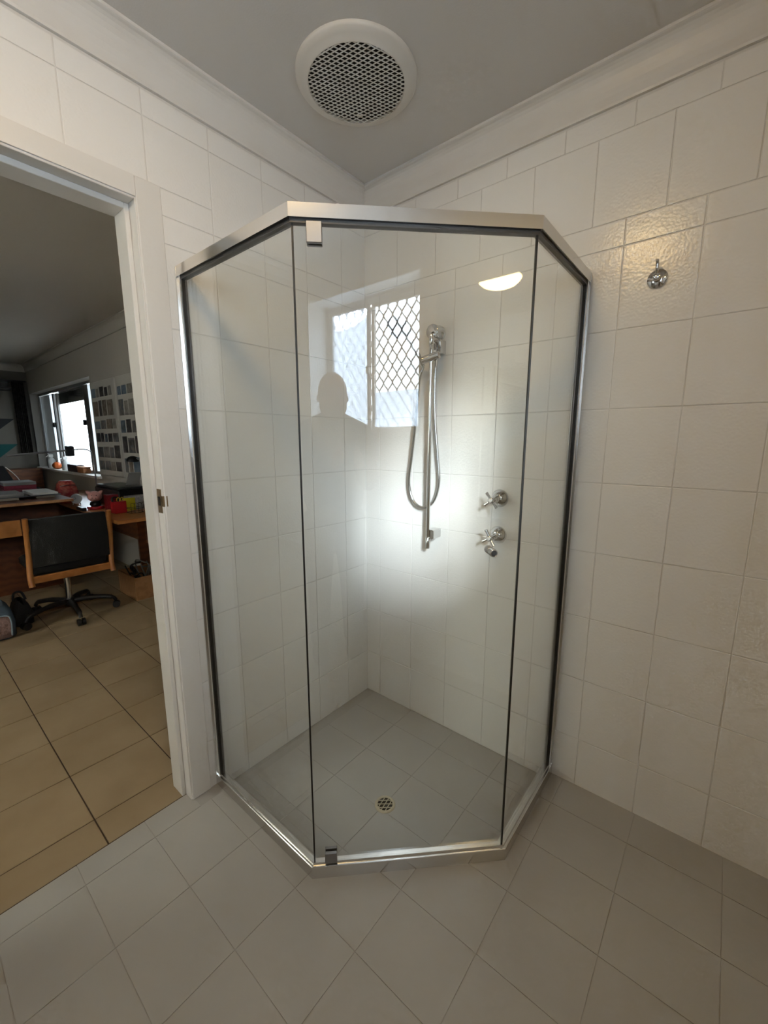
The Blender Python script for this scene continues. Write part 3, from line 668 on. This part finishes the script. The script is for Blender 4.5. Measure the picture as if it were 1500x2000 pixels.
for (x, y, w, d, h, nm, lb, c) in ((-3.1, -0.72, 0.16, 0.12, 0.019, 'flat_box', 'flat pale box under the glass sheet, nearer the clock', (0.30, 0.26, 0.20)), (-3.1, -1.0, 0.2, 0.2, 0.019, 'flat_box', 'flat pale box under the glass sheet, left of the frame', (0.25, 0.22, 0.18)), (-4.1, -1.4, 0.2, 0.2, 0.019, 'flat_box', 'flat box under the far end of the glass sheet', (0.2, 0.2, 0.2)), (-4.1, -0.72, 0.2, 0.12, 0.019, 'flat_box', 'flat box under the glass sheet by the red case', (0.2, 0.2, 0.2))):
    tag(MB().bbox(x - w / 2, x + w / 2, y - d / 2, y + d / 2, 0.8655, 0.8845, 0.002).build(nm, mat('card_%.2f' % c[0], c, 0.7)), lb, 'box', 'boxes under the glass sheet')

# ---- office chair
ch = thing('office_chair', (-2.42, -0.785, 0), 'wooden framed office chair with black upholstery on castors', 'chair')
for y in (-0.537, -1.030):
    MB().tube(spl([(-2.18, y, 0.345), (-2.20, y, 0.42), (-2.215, y + 0.012, 0.55), (-2.205, y + 0.016, 0.68), (-2.18, y + 0.014, 0.80), (-2.175, y + 0.014, 0.825)], 6), [0.018] * 10 + [0.0185] * 12 + [0.017] * 8 + [0.012], 12).build('upright', M_WOOD, ch)
MB().bbox(-2.215, -2.185, -1.02, -0.55, 0.362, 0.412, 0.004).build('seat_rail', M_WOOD, ch)
bk = []
for k in range(9):
    z = 0.475 + k * 0.042; q = (k - 4) / 4
    bk.append([Vector((x, y, z)) for x, y in ((-2.17 - 0.02 * abs(q) + 0.0, -1.005), (-2.19, -0.785), (-2.17 - 0.02 * abs(q), -0.545), (-2.235, -0.545), (-2.25, -0.785), (-2.235, -1.005))])
MB().rings(bk).build('backrest', M_BLK, ch)
MB().bbox(-2.68, -2.215, -1.01, -0.56, 0.405, 0.485, 0.02).build('seat', M_BLK, ch)
MB().cyl((-2.42, -0.785, 0.12), (-2.42, -0.785, 0.40), 0.021, n=16).build('gas_column', M_CHROME, ch)
MB().bbox(-2.52, -2.32, -0.88, -0.69, 0.375, 0.402, 0.006).build('mechanism', M_BLKP, ch)
bs = MB().cyl((-2.42, -0.785, 0.085), (-2.42, -0.785, 0.135), 0.036, n=16); cs_ = []
for k in range(5):
    a = math.radians(-2 + 72 * k); d = Vector((math.cos(a), math.sin(a), 0)); e_ = Vector((-2.42, -0.785, 0)) + d * 0.30
    bs.tube(spl([Vector((-2.42, -0.785, 0.112)), Vector((-2.42, -0.785, 0.115)) + d * 0.14, Vector((-2.42, -0.785, 0.092)) + d * 0.27, e_ + Vector((0, 0, 0.060))], 4), [0.021] * 5 + [0.018] * 4 + [0.013] * 4, 8); cs_.append((e_, d))
bs.build('star_base', M_BLKP, ch)
for e_, d in cs_:
    t_ = Vector((-d.y, d.x, 0)); c_ = e_ + Vector((0, 0, 0.027))
    MB().cyl(c_ - t_ * 0.024, c_ - t_ * 0.004, 0.0265, n=16).cyl(c_ + t_ * 0.004, c_ + t_ * 0.024, 0.0265, n=16).build('castor', M_BLKP, ch)

# ---- crate with cables on the floor
cr = thing('wooden_crate', (-2.50, -0.22, 0), 'open pine crate on the study floor under the desk', 'crate')
for (x0, x1, y0, y1) in ((-2.33, -2.318, -0.352, -0.03), (-2.70, -2.688, -0.352, -0.03), (-2.688, -2.33, -0.352, -0.34), (-2.688, -2.33, -0.042, -0.03)):
    MB().box(x0, x1, y0, y1, 0.0, 0.198).build('side_board', M_PINE, cr)
MB().box(-2.688, -2.33, -0.34, -0.042, 0.0, 0.012).build('base_board', M_PINE, cr)
for k, (c, lb) in enumerate((((0.01, 0.01, 0.01), 'tangled black cable in the pine crate'), ((0.28, 0.28, 0.27), 'tangled grey cable in the pine crate'), ((0.02, 0.02, 0.025), 'dark cable hanging over the edge of the crate'))):
    pts = [Vector((random.uniform(-2.66, -2.36), random.uniform(-0.32 + 0.09 * k, -0.24 + 0.09 * k), random.uniform(0.03, 0.30 if k < 2 else 0.2))) for _ in range(22)]
    if k == 2: pts += [Vector((-2.34, -0.10, 0.23)), Vector((-2.30, -0.09, 0.19)), Vector((-2.285, -0.08, 0.08))]
    tag(MB().tube(spl(pts, 5), 0.006, 6).build('cable', mat('cable_%d' % k, c, 0.5)), lb, 'cable', 'cables in the crate')

# ---- bags on the floor
M_PINKB = mat('dusty_pink_fabric', (0.30, 0.19, 0.17), 0.85, bump=0.3, bscale=200); M_BLUEB = mat('blue_grey_fabric', (0.07, 0.11, 0.16), 0.8)
bg1 = thing('lunch_bag', (-2.36, -1.25, 0), 'pink and blue soft cooler bag on the study floor', 'bag')
def softbox(x0, x1, y0, y1, z0, z1, b, taper=0.0):
    rs = []
    for z, i in ((z0, b * .6), (z0 + b * .5, 0), ((z0 + z1) / 2, -0.004), (z1 - b, taper), (z1, taper + b * .7)):
        X0, X1, Y0, Y1 = x0 + i, x1 - i, y0 + i, y1 - i; r = []
        for cx, cy_, a0 in ((X1 - b, Y1 - b, 0), (X0 + b, Y1 - b, 90), (X0 + b, Y0 + b, 180), (X1 - b, Y0 + b, 270)):
            for s_ in range(5):
                a = math.radians(a0 + s_ * 22.5); r.append(Vector((cx + b * math.cos(a), cy_ + b * math.sin(a), z)))
        rs.append(r)
    return MB().rings(rs)
softbox(-2.50, -2.24, -1.40, -1.135, 0.0, 0.235, 0.035, 0.01).build('body', M_BLUEB, bg1)
softbox(-2.255, -2.228, -1.37, -1.16, 0.015, 0.17, 0.012).build('pocket', M_PINKB, bg1)
MB().tube(spl([(-2.224, -1.165, 0.03), (-2.224, -1.160, 0.14), (-2.224, -1.19, 0.178), (-2.224, -1.34, 0.178), (-2.224, -1.37, 0.14)], 6), 0.005, 6).build('piping', mat('pale_blue_piping', (0.25, 0.33, 0.40), 0.7), bg1)
bg2 = thing('black_bag', (-2.42, -1.06, 0), 'limp black bag beside the cooler bag', 'bag')
softbox(-2.60, -2.41, -1.122, -1.01, 0.0, 0.19, 0.03, 0.015).build('body', M_BLK, bg2)
MB().tube(spl([(-2.50, -1.10, 0.18), (-2.50, -1.09, 0.24), (-2.50, -1.05, 0.24), (-2.50, -1.03, 0.18)], 6), 0.008, 8).build('strap', M_BLK, bg2)

# ---- things on the long desk
DZ = 0.7435
pg = thing('pig_figurine', (-2.88, -0.41, DZ), 'small pink ceramic pig figurine in a dark coat on the desk', 'figurine')
M_PINK = mat('pink_glaze', (0.55, 0.27, 0.25), 0.3); M_RED = mat('red_plastic', (0.35, 0.008, 0.012), 0.35)
yy = -0.41; xx = -2.88; FD = Vector((0.94, -0.34, 0)); SD = Vector((0.34, 0.94, 0))
pc = Vector((xx, yy, DZ))
hdp = MB().ell(pc + Vector((0, 0, 0.112)), (0.052, 0.056, 0.048), 20, 14).build('head', M_PINK, pg)
MB().ell(pc + FD * 0.048 + Vector((0, 0, 0.100)), (0.020, 0.026, 0.018), 16, 10).build('snout', M_PINK, hdp)
eyes = MB()
for s_ in (-1, 1):
    MB().lathe([(0.018, 0), (0.012, 0.018), (0.002, 0.03)], pc + SD * s_ * 0.040 + Vector((0, 0, 0.140)), SD * s_ * 0.7 + Vector((0, 0, 0.7)), 10).build('ear', M_PINK, hdp)
    MB().ell(pc + FD * 0.052 + SD * s_ * 0.017 + Vector((0, 0, 0.126)), (0.004, 0.004, 0.004), 8, 6).build('eye', M_BLKP, hdp)
    MB().ell(pc + FD * 0.066 + SD * s_ * 0.010 + Vector((0, 0, 0.103)), (0.0035, 0.0035, 0.0035), 8, 6).build('nostril', M_BLKP, hdp)
MB().lathe([(0.030, 0.02), (0.044, 0.04), (0.040, 0.06), (0.026, 0.072)], pc, (0, 0, 1), 18).build('coat', M_BLKP, pg)
MB().lathe([(0.058, 0.0), (0.066, 0.008), (0.066, 0.018), (0.060, 0.026)], pc, (0, 0, 1), 24).build('base_ring', M_RED, pg)
ck = thing('alarm_clock', (-3.316, -0.442, DZ), 'round white alarm clock on the desk, left of the pig', 'clock')
cc = Vector((-3.316, -0.442, DZ + 0.056)); cd = Vector((0.95, -0.3, 0.0)).normalized()
MB().lathe([(0.040, -0.03), (0.046, -0.02), (0.046, 0.010), (0.042, 0.014), (0.040, 0.011)], cc, cd, 28).build('case', M_PLASTIC, ck)
fc_ = MB().lathe([(0.039, 0.0115), (0.039, 0.0120)], cc, cd, 28).build('dial', mat('clock_dial', (0.55, 0.55, 0.53), 0.5), ck)
ud = Vector((0, 0, 1)); sd_ = cd.cross(ud)
MB().tube([cc + cd * 0.0128, cc + cd * 0.0128 + ud * 0.024 + sd_ * 0.01], 0.0012, 6).tube([cc + cd * 0.0128, cc + cd * 0.0128 - ud * 0.006 + sd_ * 0.02], 0.0014, 6).build('hands', M_BLKP, fc_)
for s_ in (-1, 1): MB().cyl(cc + sd_ * 0.025 * s_ - ud * 0.038, cc + sd_ * 0.030 * s_ - ud * 0.0555, 0.005, n=8).build('foot', M_PLASTIC, ck)
rb = thing('pen_box', (-2.50, -0.35, DZ), 'red plastic pen box with yellow scissors and tape on the desk', 'pen box')
MB().box(-2.545, -2.455, -0.395, -0.305, DZ, DZ + 0.004).box(-2.545, -2.541, -0.395, -0.305, DZ, DZ + 0.10).box(-2.459, -2.455, -0.395, -0.305, DZ, DZ + 0.10).box(-2.541, -2.459, -0.395, -0.391, DZ, DZ + 0.10).box(-2.541, -2.459, -0.309, -0.305, DZ, DZ + 0.10).build('holder', M_RED, rb)
MB().box(-2.62, -2.55, -0.415, -0.33, DZ, DZ + 0.15).build('tall_holder', mat('dark_red_plastic', (0.16, 0.006, 0.01), 0.4), rb)
M_YEL = mat('yellow_plastic', (0.60, 0.42, 0.03), 0.4)
tt = thing('scissors', (-2.48, -0.34, DZ + 0.005), 'yellow handled scissors standing in the red pen box', 'scissors')
for s_ in (-1, 1):
    MB().tube([Vector((-2.48, -0.34 + s_ * 0.014, DZ + 0.112)) + Vector((0, 0.012 * math.cos(a), 0.018 * math.sin(a))) for a in [2 * math.pi * i / 14 for i in range(15)]], 0.0035, 6, False).build('finger_loop', M_YEL, tt)
    MB().box(-2.482, -2.478, -0.34 + s_ * 0.006 - 0.004, -0.34 + s_ * 0.006 + 0.004, DZ + 0.006, DZ + 0.098).build('blade', M_ALUD, tt)
tag(MB().lathe([(0.016, 0), (0.028, 0), (0.028, 0.016), (0.016, 0.016), (0.016, 0)], (-2.50, -0.375, DZ + 0.112), (1, 0, 0.2), 20, False).build('tape_roll', M_BLKP), 'black tape roll resting on the red pen box', 'tape')
tag(MB().bbox(-2.66, -2.56, -0.255, -0.10, DZ, DZ + 0.12, 0.002).build('tissue_box', mat('white_patterned_card', (0.45, 0.45, 0.44), 0.6, col2=(0.30, 0.30, 0.31), vscale=90)), 'white patterned carton on the desk behind the wire tray', 'carton')
tag(MB().box(-2.559, -2.556, -0.30, -0.20, DZ, DZ + 0.11).build('sticky_note', mat('yellow_note', (0.58, 0.55, 0.02), 0.6)), 'yellow note card standing against the white carton', 'note')
wb = thing('wire_tray', (-2.40, -0.262, DZ), 'small black wire letter tray on the desk end', 'wire tray')
for k in range(4):
    y = -0.305 + k * 0.028
    MB().tube([(-2.36, y, DZ + 0.005), (-2.36, y, DZ + 0.075), (-2.37, y + 0.006, DZ + 0.085), (-2.37, y + 0.022, DZ + 0.085), (-2.36, y + 0.028, DZ + 0.075)], 0.0018, 5).build('wire', M_BLKP, wb)
for z in (0.004, 0.04): MB().tube([(-2.45, -0.31, DZ + z), (-2.36, -0.31, DZ + z), (-2.36, -0.21, DZ + z), (-2.45, -0.21, DZ + z), (-2.45, -0.31, DZ + z)], 0.002, 5).build('wire', M_BLKP, wb)
tag(MB().ell((-2.42, -0.155, DZ + 0.043), (0.034, 0.034, 0.0425), 16, 12).build('black_ornament', M_BLKP), 'rounded black ornament at the right end of the desk', 'ornament')
pt = thing('printer', (-3.05, -0.14, DZ), 'wide flat black printer against the wall behind the pig', 'printer')
MB().bbox(-3.36, -2.74, -0.27, -0.03, DZ, DZ + 0.165, 0.012).build('body', M_BLKP, pt)
MB().bbox(-3.34, -2.76, -0.26, -0.04, DZ + 0.1655, DZ + 0.183, 0.006).build('lid', mat('grey_black_plastic', (0.05, 0.055, 0.055), 0.3), pt)
Mp = Matrix.Translation((-2.86, -0.10, DZ + 0.19)) @ Matrix.Rotation(math.radians(-50), 4, 'Y')
tag(MB().box(-0.0, 0.16, -0.06, 0.05, 0, 0.004, Mp).build('paper_sheet', mat('grey_paper', (0.40, 0.40, 0.40), 0.7)), 'tilted grey paper sheet leaning above the printer', 'paper')
dl = thing('desk_lamp', (-2.69, -0.07, DZ), 'black hooded desk lamp on a thin stem by the doorway', 'lamp')
MB().lathe([(0.04, 0), (0.04, 0.01), (0.006, 0.016)], (-2.69, -0.062, DZ), (0, 0, 1), 20).build('base', M_BLKP, dl)
MB().tube(spl([(-2.69, -0.062, DZ + 0.012), (-2.685, -0.05, DZ + 0.25), (-2.70, -0.05, DZ + 0.40), (-2.76, -0.08, DZ + 0.44)], 6), 0.006, 8).build('stem', M_ALUD, dl)
MB().lathe([(0.052, 0.0), (0.050, 0.012), (0.040, 0.032), (0.018, 0.045), (0.0, 0.047)], (-2.80, -0.10, DZ + 0.415), (0.15, 0, 1), 24, False).build('hood', M_BLKP, dl)
al = thing('arm_lamp', (-3.90, -0.10, DZ), 'long thin arm lamp reaching across the study window', 'lamp')
MB().tube(spl([(-3.90, -0.10, DZ), (-3.90, -0.10, 1.10), (-3.93, -0.10, 1.20), (-4.00, -0.11, 1.24), (-4.15, -0.14, 1.247), (-4.30, -0.20, 1.240)], 6), 0.007, 8).build('arm', M_ALUD, al)
MB().tube([(-4.30, -0.20, 1.240), (-4.45, -0.72, 1.185)], 0.011, 8).build('light_bar', mat('grey_lamp_bar', (0.25, 0.25, 0.25), 0.4), al)
MB().bbox(-4.35, -4.26, -0.24, -0.17, 1.17, 1.285, 0.008).build('joint', M_BLKP, al)
MB().lathe([(0.05, 0), (0.05, 0.012), (0.01, 0.02)], (-3.90, -0.10, DZ), (0, 0, 1), 20).build('base', M_BLKP, al)

# ---- things on the sill
SZ = OZ0
def bottle(x, h, label, m):
    o = thing('spray_bottle', (x, 0.03, SZ), label, 'bottle', 'spray bottles on the sill')
    MB().lathe([(0.045, 0), (0.048, 0.01), (0.048, h * 0.55), (0.030, h * 0.72), (0.016, h * 0.78)], (x, 0.03, SZ), (0, 0, 1), 18).build('body', m, o)
    tr = MB().bbox(x - 0.018, x + 0.018, 0.0, 0.055, SZ + h * 0.78, SZ + h, 0.004).build('trigger_head', M_PLASTIC, o)
    MB().tube([(x, 0.0, SZ + h * 0.92), (x + 0.02, -0.035, SZ + h * 0.80)], 0.005, 6).build('trigger', M_PLASTIC, tr)
bottle(-6.27, 0.20, 'white spray bottle on the sill, left of the orange gourd', mat('milky_plastic', (0.6, 0.6, 0.58), 0.3))
bottle(-5.54, 0.185, 'white spray bottle on the sill, right of the orange gourd', MATS['milky_plastic'])
gd = thing('orange_gourd', (-5.95, 0.02, SZ), 'round orange gourd on the study window sill', 'gourd')
M_ORG = mat('orange_skin', (0.48, 0.10, 0.02), 0.35)
rs = []
for k in range(11):
    t = math.pi * k / 10; q = max(math.sin(t), 0.02)
    rs.append([Vector((-5.95 + 0.075 * q * (1 + 0.05 * math.cos(8 * a)) * math.cos(a), 0.02 + 0.055 * q * (1 + 0.05 * math.cos(8 * a)) * math.sin(a), SZ + 0.05 - 0.05 * math.cos(t))) for a in [2 * math.pi * i / 32 for i in range(32)]])
MB().rings(rs).build('body', M_ORG, gd); MB().cyl((-5.95, 0.02, SZ + 0.095), (-5.94, 0.02, SZ + 0.118), 0.008, 0.006, 8).build('stalk', M_WOODD, gd)
tag(MB().bbox(-5.36, -4.96, 0.0, 0.085, SZ, SZ + 0.09, 0.003).build('dark_box', mat('maroon_card', (0.03, 0.012, 0.012), 0.5)), 'dark maroon box on the sill beside the white bottle', 'box')
tp = thing('terracotta_trough', (-4.84, 0.04, SZ), 'small terracotta trough on the study window sill', 'trough')
MB().bbox(-4.94, -4.70, 0.0, 0.085, SZ, SZ + 0.06, 0.006).build('body', mat('terracotta', (0.45, 0.20, 0.09), 0.7), tp)
MB().bbox(-4.95, -4.69, -0.006, 0.091, SZ + 0.06, SZ + 0.075, 0.004).build('rim', MATS['terracotta'], tp)

# ---- clutter on the drawing table
TZ = 0.8935
wa = thing('white_kettle_box', (-3.95, -0.96, TZ), 'white boxy appliance with rounded top on the drawing table', 'appliance')
softbox(-4.05, -3.80, -1.12, -0.90, TZ, TZ + 0.15, 0.03, 0.004).build('body', M_PLASTIC, wa)
MB().tube(spl([(-3.80, -1.08, TZ + 0.13), (-3.785, -1.06, TZ + 0.155), (-3.785, -0.97, TZ + 0.155), (-3.80, -0.94, TZ + 0.13)], 5), 0.006, 8).build('handle', M_ALUD, wa)
rc = thing('red_case', (-3.55, -0.50, DZ), 'red patterned soft case at the desk corner', 'case')
M_REDP = mat('red_patterned_cloth', (0.30, 0.01, 0.015), 0.5, col2=(0.45, 0.12, 0.08), vscale=35, detail=1)
softbox(-3.62, -3.47, -0.535, -0.375, DZ, DZ + 0.215, 0.03, 0.012).build('body', M_REDP, rc)
MB().tube(spl([(-3.469, -0.52, DZ + 0.17), (-3.466, -0.455, DZ + 0.176), (-3.469, -0.39, DZ + 0.17)], 6), 0.003, 6).build('zip', M_ALUD, rc)
for k, (c, lb) in enumerate((((0.26, 0.03, 0.05), 'lower red folder under the grey folder on the glass sheet'), ((0.22, 0.22, 0.22), 'grey folder on top of the red folder on the glass sheet'))):
    tag(MB().bbox(-4.05, -3.75, -0.88, -0.64, TZ + 0.03 * k, TZ + 0.03 * k + 0.029, 0.003).build('folder', mat('folder_%d' % k, c, 0.6)), lb, 'folder', 'folders on the drawing table')
bs_ = thing('book_stand', (-4.2, -0.80, TZ), 'dark tapered stand on the drawing table before the window', 'stand')
MB().add([(-4.15, -0.90, TZ), (-4.15, -0.72, TZ), (-4.17, -0.80, TZ + 0.20), (-4.17, -0.87, TZ + 0.20), (-4.20, -0.90, TZ), (-4.20, -0.72, TZ), (-4.185, -0.80, TZ + 0.20), (-4.185, -0.87, TZ + 0.20)], [(0, 1, 2, 3), (5, 4, 7, 6), (1, 5, 6, 2), (4, 0, 3, 7), (3, 2, 6, 7), (4, 5, 1, 0)]).build('panel', M_BLKP, bs_)
MB().tube(spl([(-4.14, -0.79, TZ + 0.19), (-4.10, -0.74, TZ + 0.12), (-4.08, -0.71, TZ + 0.06), (-4.08, -0.70, TZ)], 5), 0.004, 6).build('edge_wire', M_PLASTIC, bs_)
sp_ = thing('paper_stack', (-3.25, -0.85, TZ), 'stack of bright paper sheets on the glass sheet', 'paper')
MB().bbox(-3.45, -3.05, -0.80, -0.63, TZ, TZ + 0.012, 0.001).build('sheets', mat('bright_paper', (0.62, 0.62, 0.62), 0.4), sp_)
MB().bbox(-3.42, -3.10, -1.2, -0.85, TZ, TZ + 0.016, 0.001).build('grey_sheets', mat('mid_grey_paper', (0.22, 0.22, 0.22), 0.5), sp_)
tag(MB().bbox(-2.96, -2.80, -0.535, -0.50, DZ, DZ + 0.03, 0.004).build('small_notebook', M_BLKP), 'small black notebook at the front edge of the desk', 'notebook')

# ---- far end: shelves, curtain, pennants
shv = thing('wall_shelf', (SX0 + 0.15, -0.7, 1.9), 'dark shelf on the far study wall', 'shelf')
for z in (2.06, 2.17): MB().box(SX0, SX0 + 0.3, -1.5, -0.24, z, z + 0.025).build('board', M_BLKP, shv)
MB().box(SX0 + 0.02, SX0 + 0.28, -1.4, -0.27, 2.088, 2.168).build('stored_boxes', M_BLKP, shv)
ct = thing('dark_curtain', (SX0 + 0.1, -0.14, 1.1), 'dark patterned curtain at the far study corner', 'curtain')
cvs = []; nn = 40
for k in range(nn + 1):
    y = -0.06 - 0.14 * k / nn; x = SX0 + 0.08 + 0.025 * math.sin(k * 1.1)
    cvs += [(x, y, 1.15), (x, y, 2.2), (x - 0.006, y, 2.2), (x - 0.006, y, 1.15)]
cfs = []
for k in range(nn):
    a = k * 4; cfs += [(a, a + 4, a + 5, a + 1), (a + 3, a + 2, a + 6, a + 7)]
MB().add(cvs, cfs).build('cloth', mat('dark_patterned_cloth', (0.03, 0.028, 0.024), 0.8, col2=(0.10, 0.09, 0.075), vscale=25), ct)
MB().cyl((SX0 + 0.08, -0.03, 2.21), (SX0 + 0.08, -0.24, 2.21), 0.01, n=8).build('rod', M_BLKP, ct)
for k, (z, c, lb) in enumerate(((1.66, (0.02, 0.022, 0.022), 'dark cloth pennant on the far study wall'), (1.29, (0.005, 0.08, 0.075), 'teal cloth pennant on the far study wall'))):
    MBk = MB().add([(SX0 + 0.03, -0.22, z), (SX0 + 0.03, -0.80, z), (SX0 + 0.03, -0.60, z - 0.33), (SX0 + 0.04, -0.22, z), (SX0 + 0.04, -0.80, z), (SX0 + 0.04, -0.60, z - 0.33)], [(2, 1, 0), (3, 4, 5), (0, 1, 4, 3), (1, 2, 5, 4), (2, 0, 3, 5)])
    tag(MBk.build('pennant', mat('pennant_%d' % k, c, 0.8)), lb, 'pennant', 'cloth pennants on the far wall')
bc = thing('cabinet', (SX0 + 0.2, -1.0, 0), 'dark low cabinet at the far end of the study', 'cabinet')
MB().bbox(SX0 + 0.004, SX0 + 0.42, -1.7, -0.05, 0, 0.93, 0.004).build('body', M_WOODD, bc)
for k in range(3): MB().bbox(SX0 + 0.42, SX0 + 0.436, -1.68 + k * 0.54, -1.16 + k * 0.54, 0.05, 0.92, 0.003).build('door', M_WOODD, bc)

# ================================================================== the photographer (seen as a reflection) and the phone
FWD = Vector((-0.635, 0.772, 0)).normalized(); RGT = Vector((FWD.y, -FWD.x, 0)); PC = Vector((1.532, -1.772, 0))
def W(f, r, z): return PC + FWD * (f - (0.06 if z < 1.48 else 0.0)) + RGT * r + Vector((0, 0, z * 0.973))
phc = CAM - F_ * 0.009 - U_ * 0.058 + R_ * 0.022
ph = thing('smartphone', phc - U_ * 0.075, 'black smartphone held up by the photographer', 'phone')
Mph = Matrix(((R_.x, U_.x, -F_.x, phc.x), (R_.y, U_.y, -F_.y, phc.y), (R_.z, U_.z, -F_.z, phc.z), (0, 0, 0, 1)))
MB().bbox(-0.036, 0.036, -0.074, 0.074, 0.0, 0.0078, 0.003, Mph).build('body', M_BLKP, ph)
MB().bbox(-0.034, 0.034, -0.071, 0.071, 0.0079, 0.0083, 0.0002, Mph).build('screen', mat('phone_screen', (0.02, 0.02, 0.02), 0.1), ph)
pn = thing('person', PC, 'person in a grey jumper and dark trousers holding up a phone with both hands', 'person')
def remesh(o, vox, smooth=6):
    m1 = o.modifiers.new('remesh', 'REMESH'); m1.mode = 'VOXEL'; m1.voxel_size = vox; m1.use_smooth_shade = True
    m2 = o.modifiers.new('smooth', 'SMOOTH'); m2.iterations = smooth; m2.factor = 0.5
def limb(mb, pts, rad, n=14):
    mb.tube(pts, rad, n)
    for p, r in zip(pts, rad): mb.ell(p, (r, r, r), 12, 8)
SK = mat('skin', (0.42, 0.25, 0.18), 0.5); JU = mat('grey_jumper', (0.22, 0.21, 0.20), 0.9, bump=0.3, bscale=250); TR_ = mat('dark_trousers', (0.04, 0.045, 0.06), 0.9)
Mr = Matrix(((FWD.x, RGT.x, 0), (FWD.y, RGT.y, 0), (0, 0, 1)))
body = MB()
body.ell(W(0.005, 0, 1.655), (0.096, 0.080, 0.106), 24, 18, Mr)             # cranium
body.ell(W(0.034, 0, 1.580), (0.066, 0.077, 0.088), 20, 14, Mr)             # face and jaw
body.ell(W(0.100, 0, 1.612), (0.016, 0.013, 0.022), 10, 8, Mr)              # nose
body.ell(W(0.092, 0, 1.572), (0.010, 0.024, 0.007), 10, 6, Mr)              # lips
for s_ in (-1, 1): body.ell(W(0.0, s_ * 0.080, 1.618), (0.014, 0.010, 0.022), 10, 8, Mr)   # ears
limb(body, [W(-0.01, 0, 1.60), W(-0.02, 0, 1.47)], [0.055, 0.062])
body.ell(W(-0.02, 0, 1.32), (0.095, 0.165, 0.18), 20, 14, Mr); body.ell(W(-0.01, 0, 1.08), (0.09, 0.145, 0.20), 20, 14, Mr)
hands = {}
for s_ in (-1, 1):
    sh_, el = W(-0.02, s_ * 0.170, 1.41), W(0.05, s_ * 0.200, 1.14)
    wr_ = phc + R_ * s_ * 0.062 - U_ * 0.085 - F_ * 0.045
    limb(body, [W(-0.02, s_ * 0.08, 1.42), sh_], [0.055, 0.058]); limb(body, [sh_, el], [0.055, 0.040]); limb(body, [el, wr_], [0.038, 0.026])
    palm = phc + R_ * s_ * 0.056 - U_ * 0.035 - F_ * 0.032
    limb(body, [wr_, wr_.lerp(palm, .5), palm], [0.026, 0.029, 0.027])
    for k in range(4):                                                   # fingers curl round the back edge of the phone
        b0 = palm + U_ * (0.022 - 0.019 * k) + R_ * s_ * 0.004
        q1 = phc + R_ * s_ * 0.052 + U_ * (0.002 - 0.0185 * k) + F_ * (-0.006); q2 = phc + R_ * s_ * 0.030 + U_ * (0.0 - 0.0185 * k) + F_ * 0.009 - U_ * 0.004
        limb(body, [b0, q1, phc + R_ * s_ * 0.047 + U_ * (0.0 - 0.0185 * k) + F_ * 0.006, q2], [0.0095, 0.0085, 0.008, 0.0072], 10)
    limb(body, [palm - F_ * 0.008 - U_ * 0.005, phc + R_ * s_ * 0.046 - F_ * 0.026 + U_ * 0.008, phc + R_ * s_ * 0.026 - F_ * 0.019 + U_ * 0.028], [0.0125, 0.011, 0.009], 10)
    hp, kn_, an = W(-0.01, s_ * 0.088, 0.90), W(0.01, s_ * 0.10, 0.49), W(-0.02, s_ * 0.105, 0.085)
    limb(body, [hp, kn_], [0.085, 0.056]); limb(body, [kn_, an], [0.054, 0.036]); limb(body, [an + Vector((0, 0, -0.035)), an + FWD * 0.15 + Vector((0, 0, -0.052))], [0.042, 0.030])
bo = body.build('body', SK, pn); remesh(bo, 0.0055)
ju = MB()
ju.ell(W(-0.02, 0, 1.32), (0.125, 0.195, 0.175), 20, 14, Mr); ju.ell(W(-0.005, 0, 1.06), (0.125, 0.18, 0.19), 20, 14, Mr); ju.ell(W(-0.005, 0, 0.93), (0.125, 0.18, 0.06), 20, 10, Mr)
for s_ in (-1, 1):
    sh_, el = W(-0.02, s_ * 0.170, 1.41), W(0.05, s_ * 0.200, 1.14); wr_ = phc + R_ * s_ * 0.062 - U_ * 0.085 - F_ * 0.045
    limb(ju, [W(0.03, s_ * 0.035, 1.475), sh_], [0.072, 0.076]); limb(ju, [sh_, el], [0.072, 0.057]); limb(ju, [el, el.lerp(wr_, 0.86)], [0.056, 0.040])
limb(ju, [W(-0.02, 0, 1.46), W(-0.018, 0, 1.50)], [0.075, 0.070])
jo = ju.build('jumper', JU, pn); remesh(jo, 0.009)
tr = MB(); tr.ell(W(-0.005, 0, 0.93), (0.115, 0.172, 0.10), 20, 12, Mr)
for s_ in (-1, 1):
    hp, kn_, an = W(-0.01, s_ * 0.088, 0.90), W(0.01, s_ * 0.10, 0.49), W(-0.02, s_ * 0.105, 0.12)
    limb(tr, [hp, kn_], [0.102, 0.074]); limb(tr, [kn_, an], [0.073, 0.060])
to = tr.build('trousers', TR_, pn); remesh(to, 0.009)
for s_ in (-1, 1):
    an = W(-0.02, s_ * 0.105, 0.085)
    sh_ = MB(); sh_.ell(an + FWD * 0.055 + Vector((0, 0, -0.040)), (0.15, 0.052, 0.045), 20, 12, Mr)
    for v in range(len(sh_.v)): x, y, z = sh_.v[v]; sh_.v[v] = (x, y, max(z, 0.001))
    sh_.build('shoe', M_BLKP, pn)
    eo = MB().ell(W(0.083, s_ * 0.030, 1.632), (0.008, 0.013, 0.008), 10, 8, Mr).build('eye', mat('eye_white', (0.5, 0.48, 0.45), 0.3), bo)
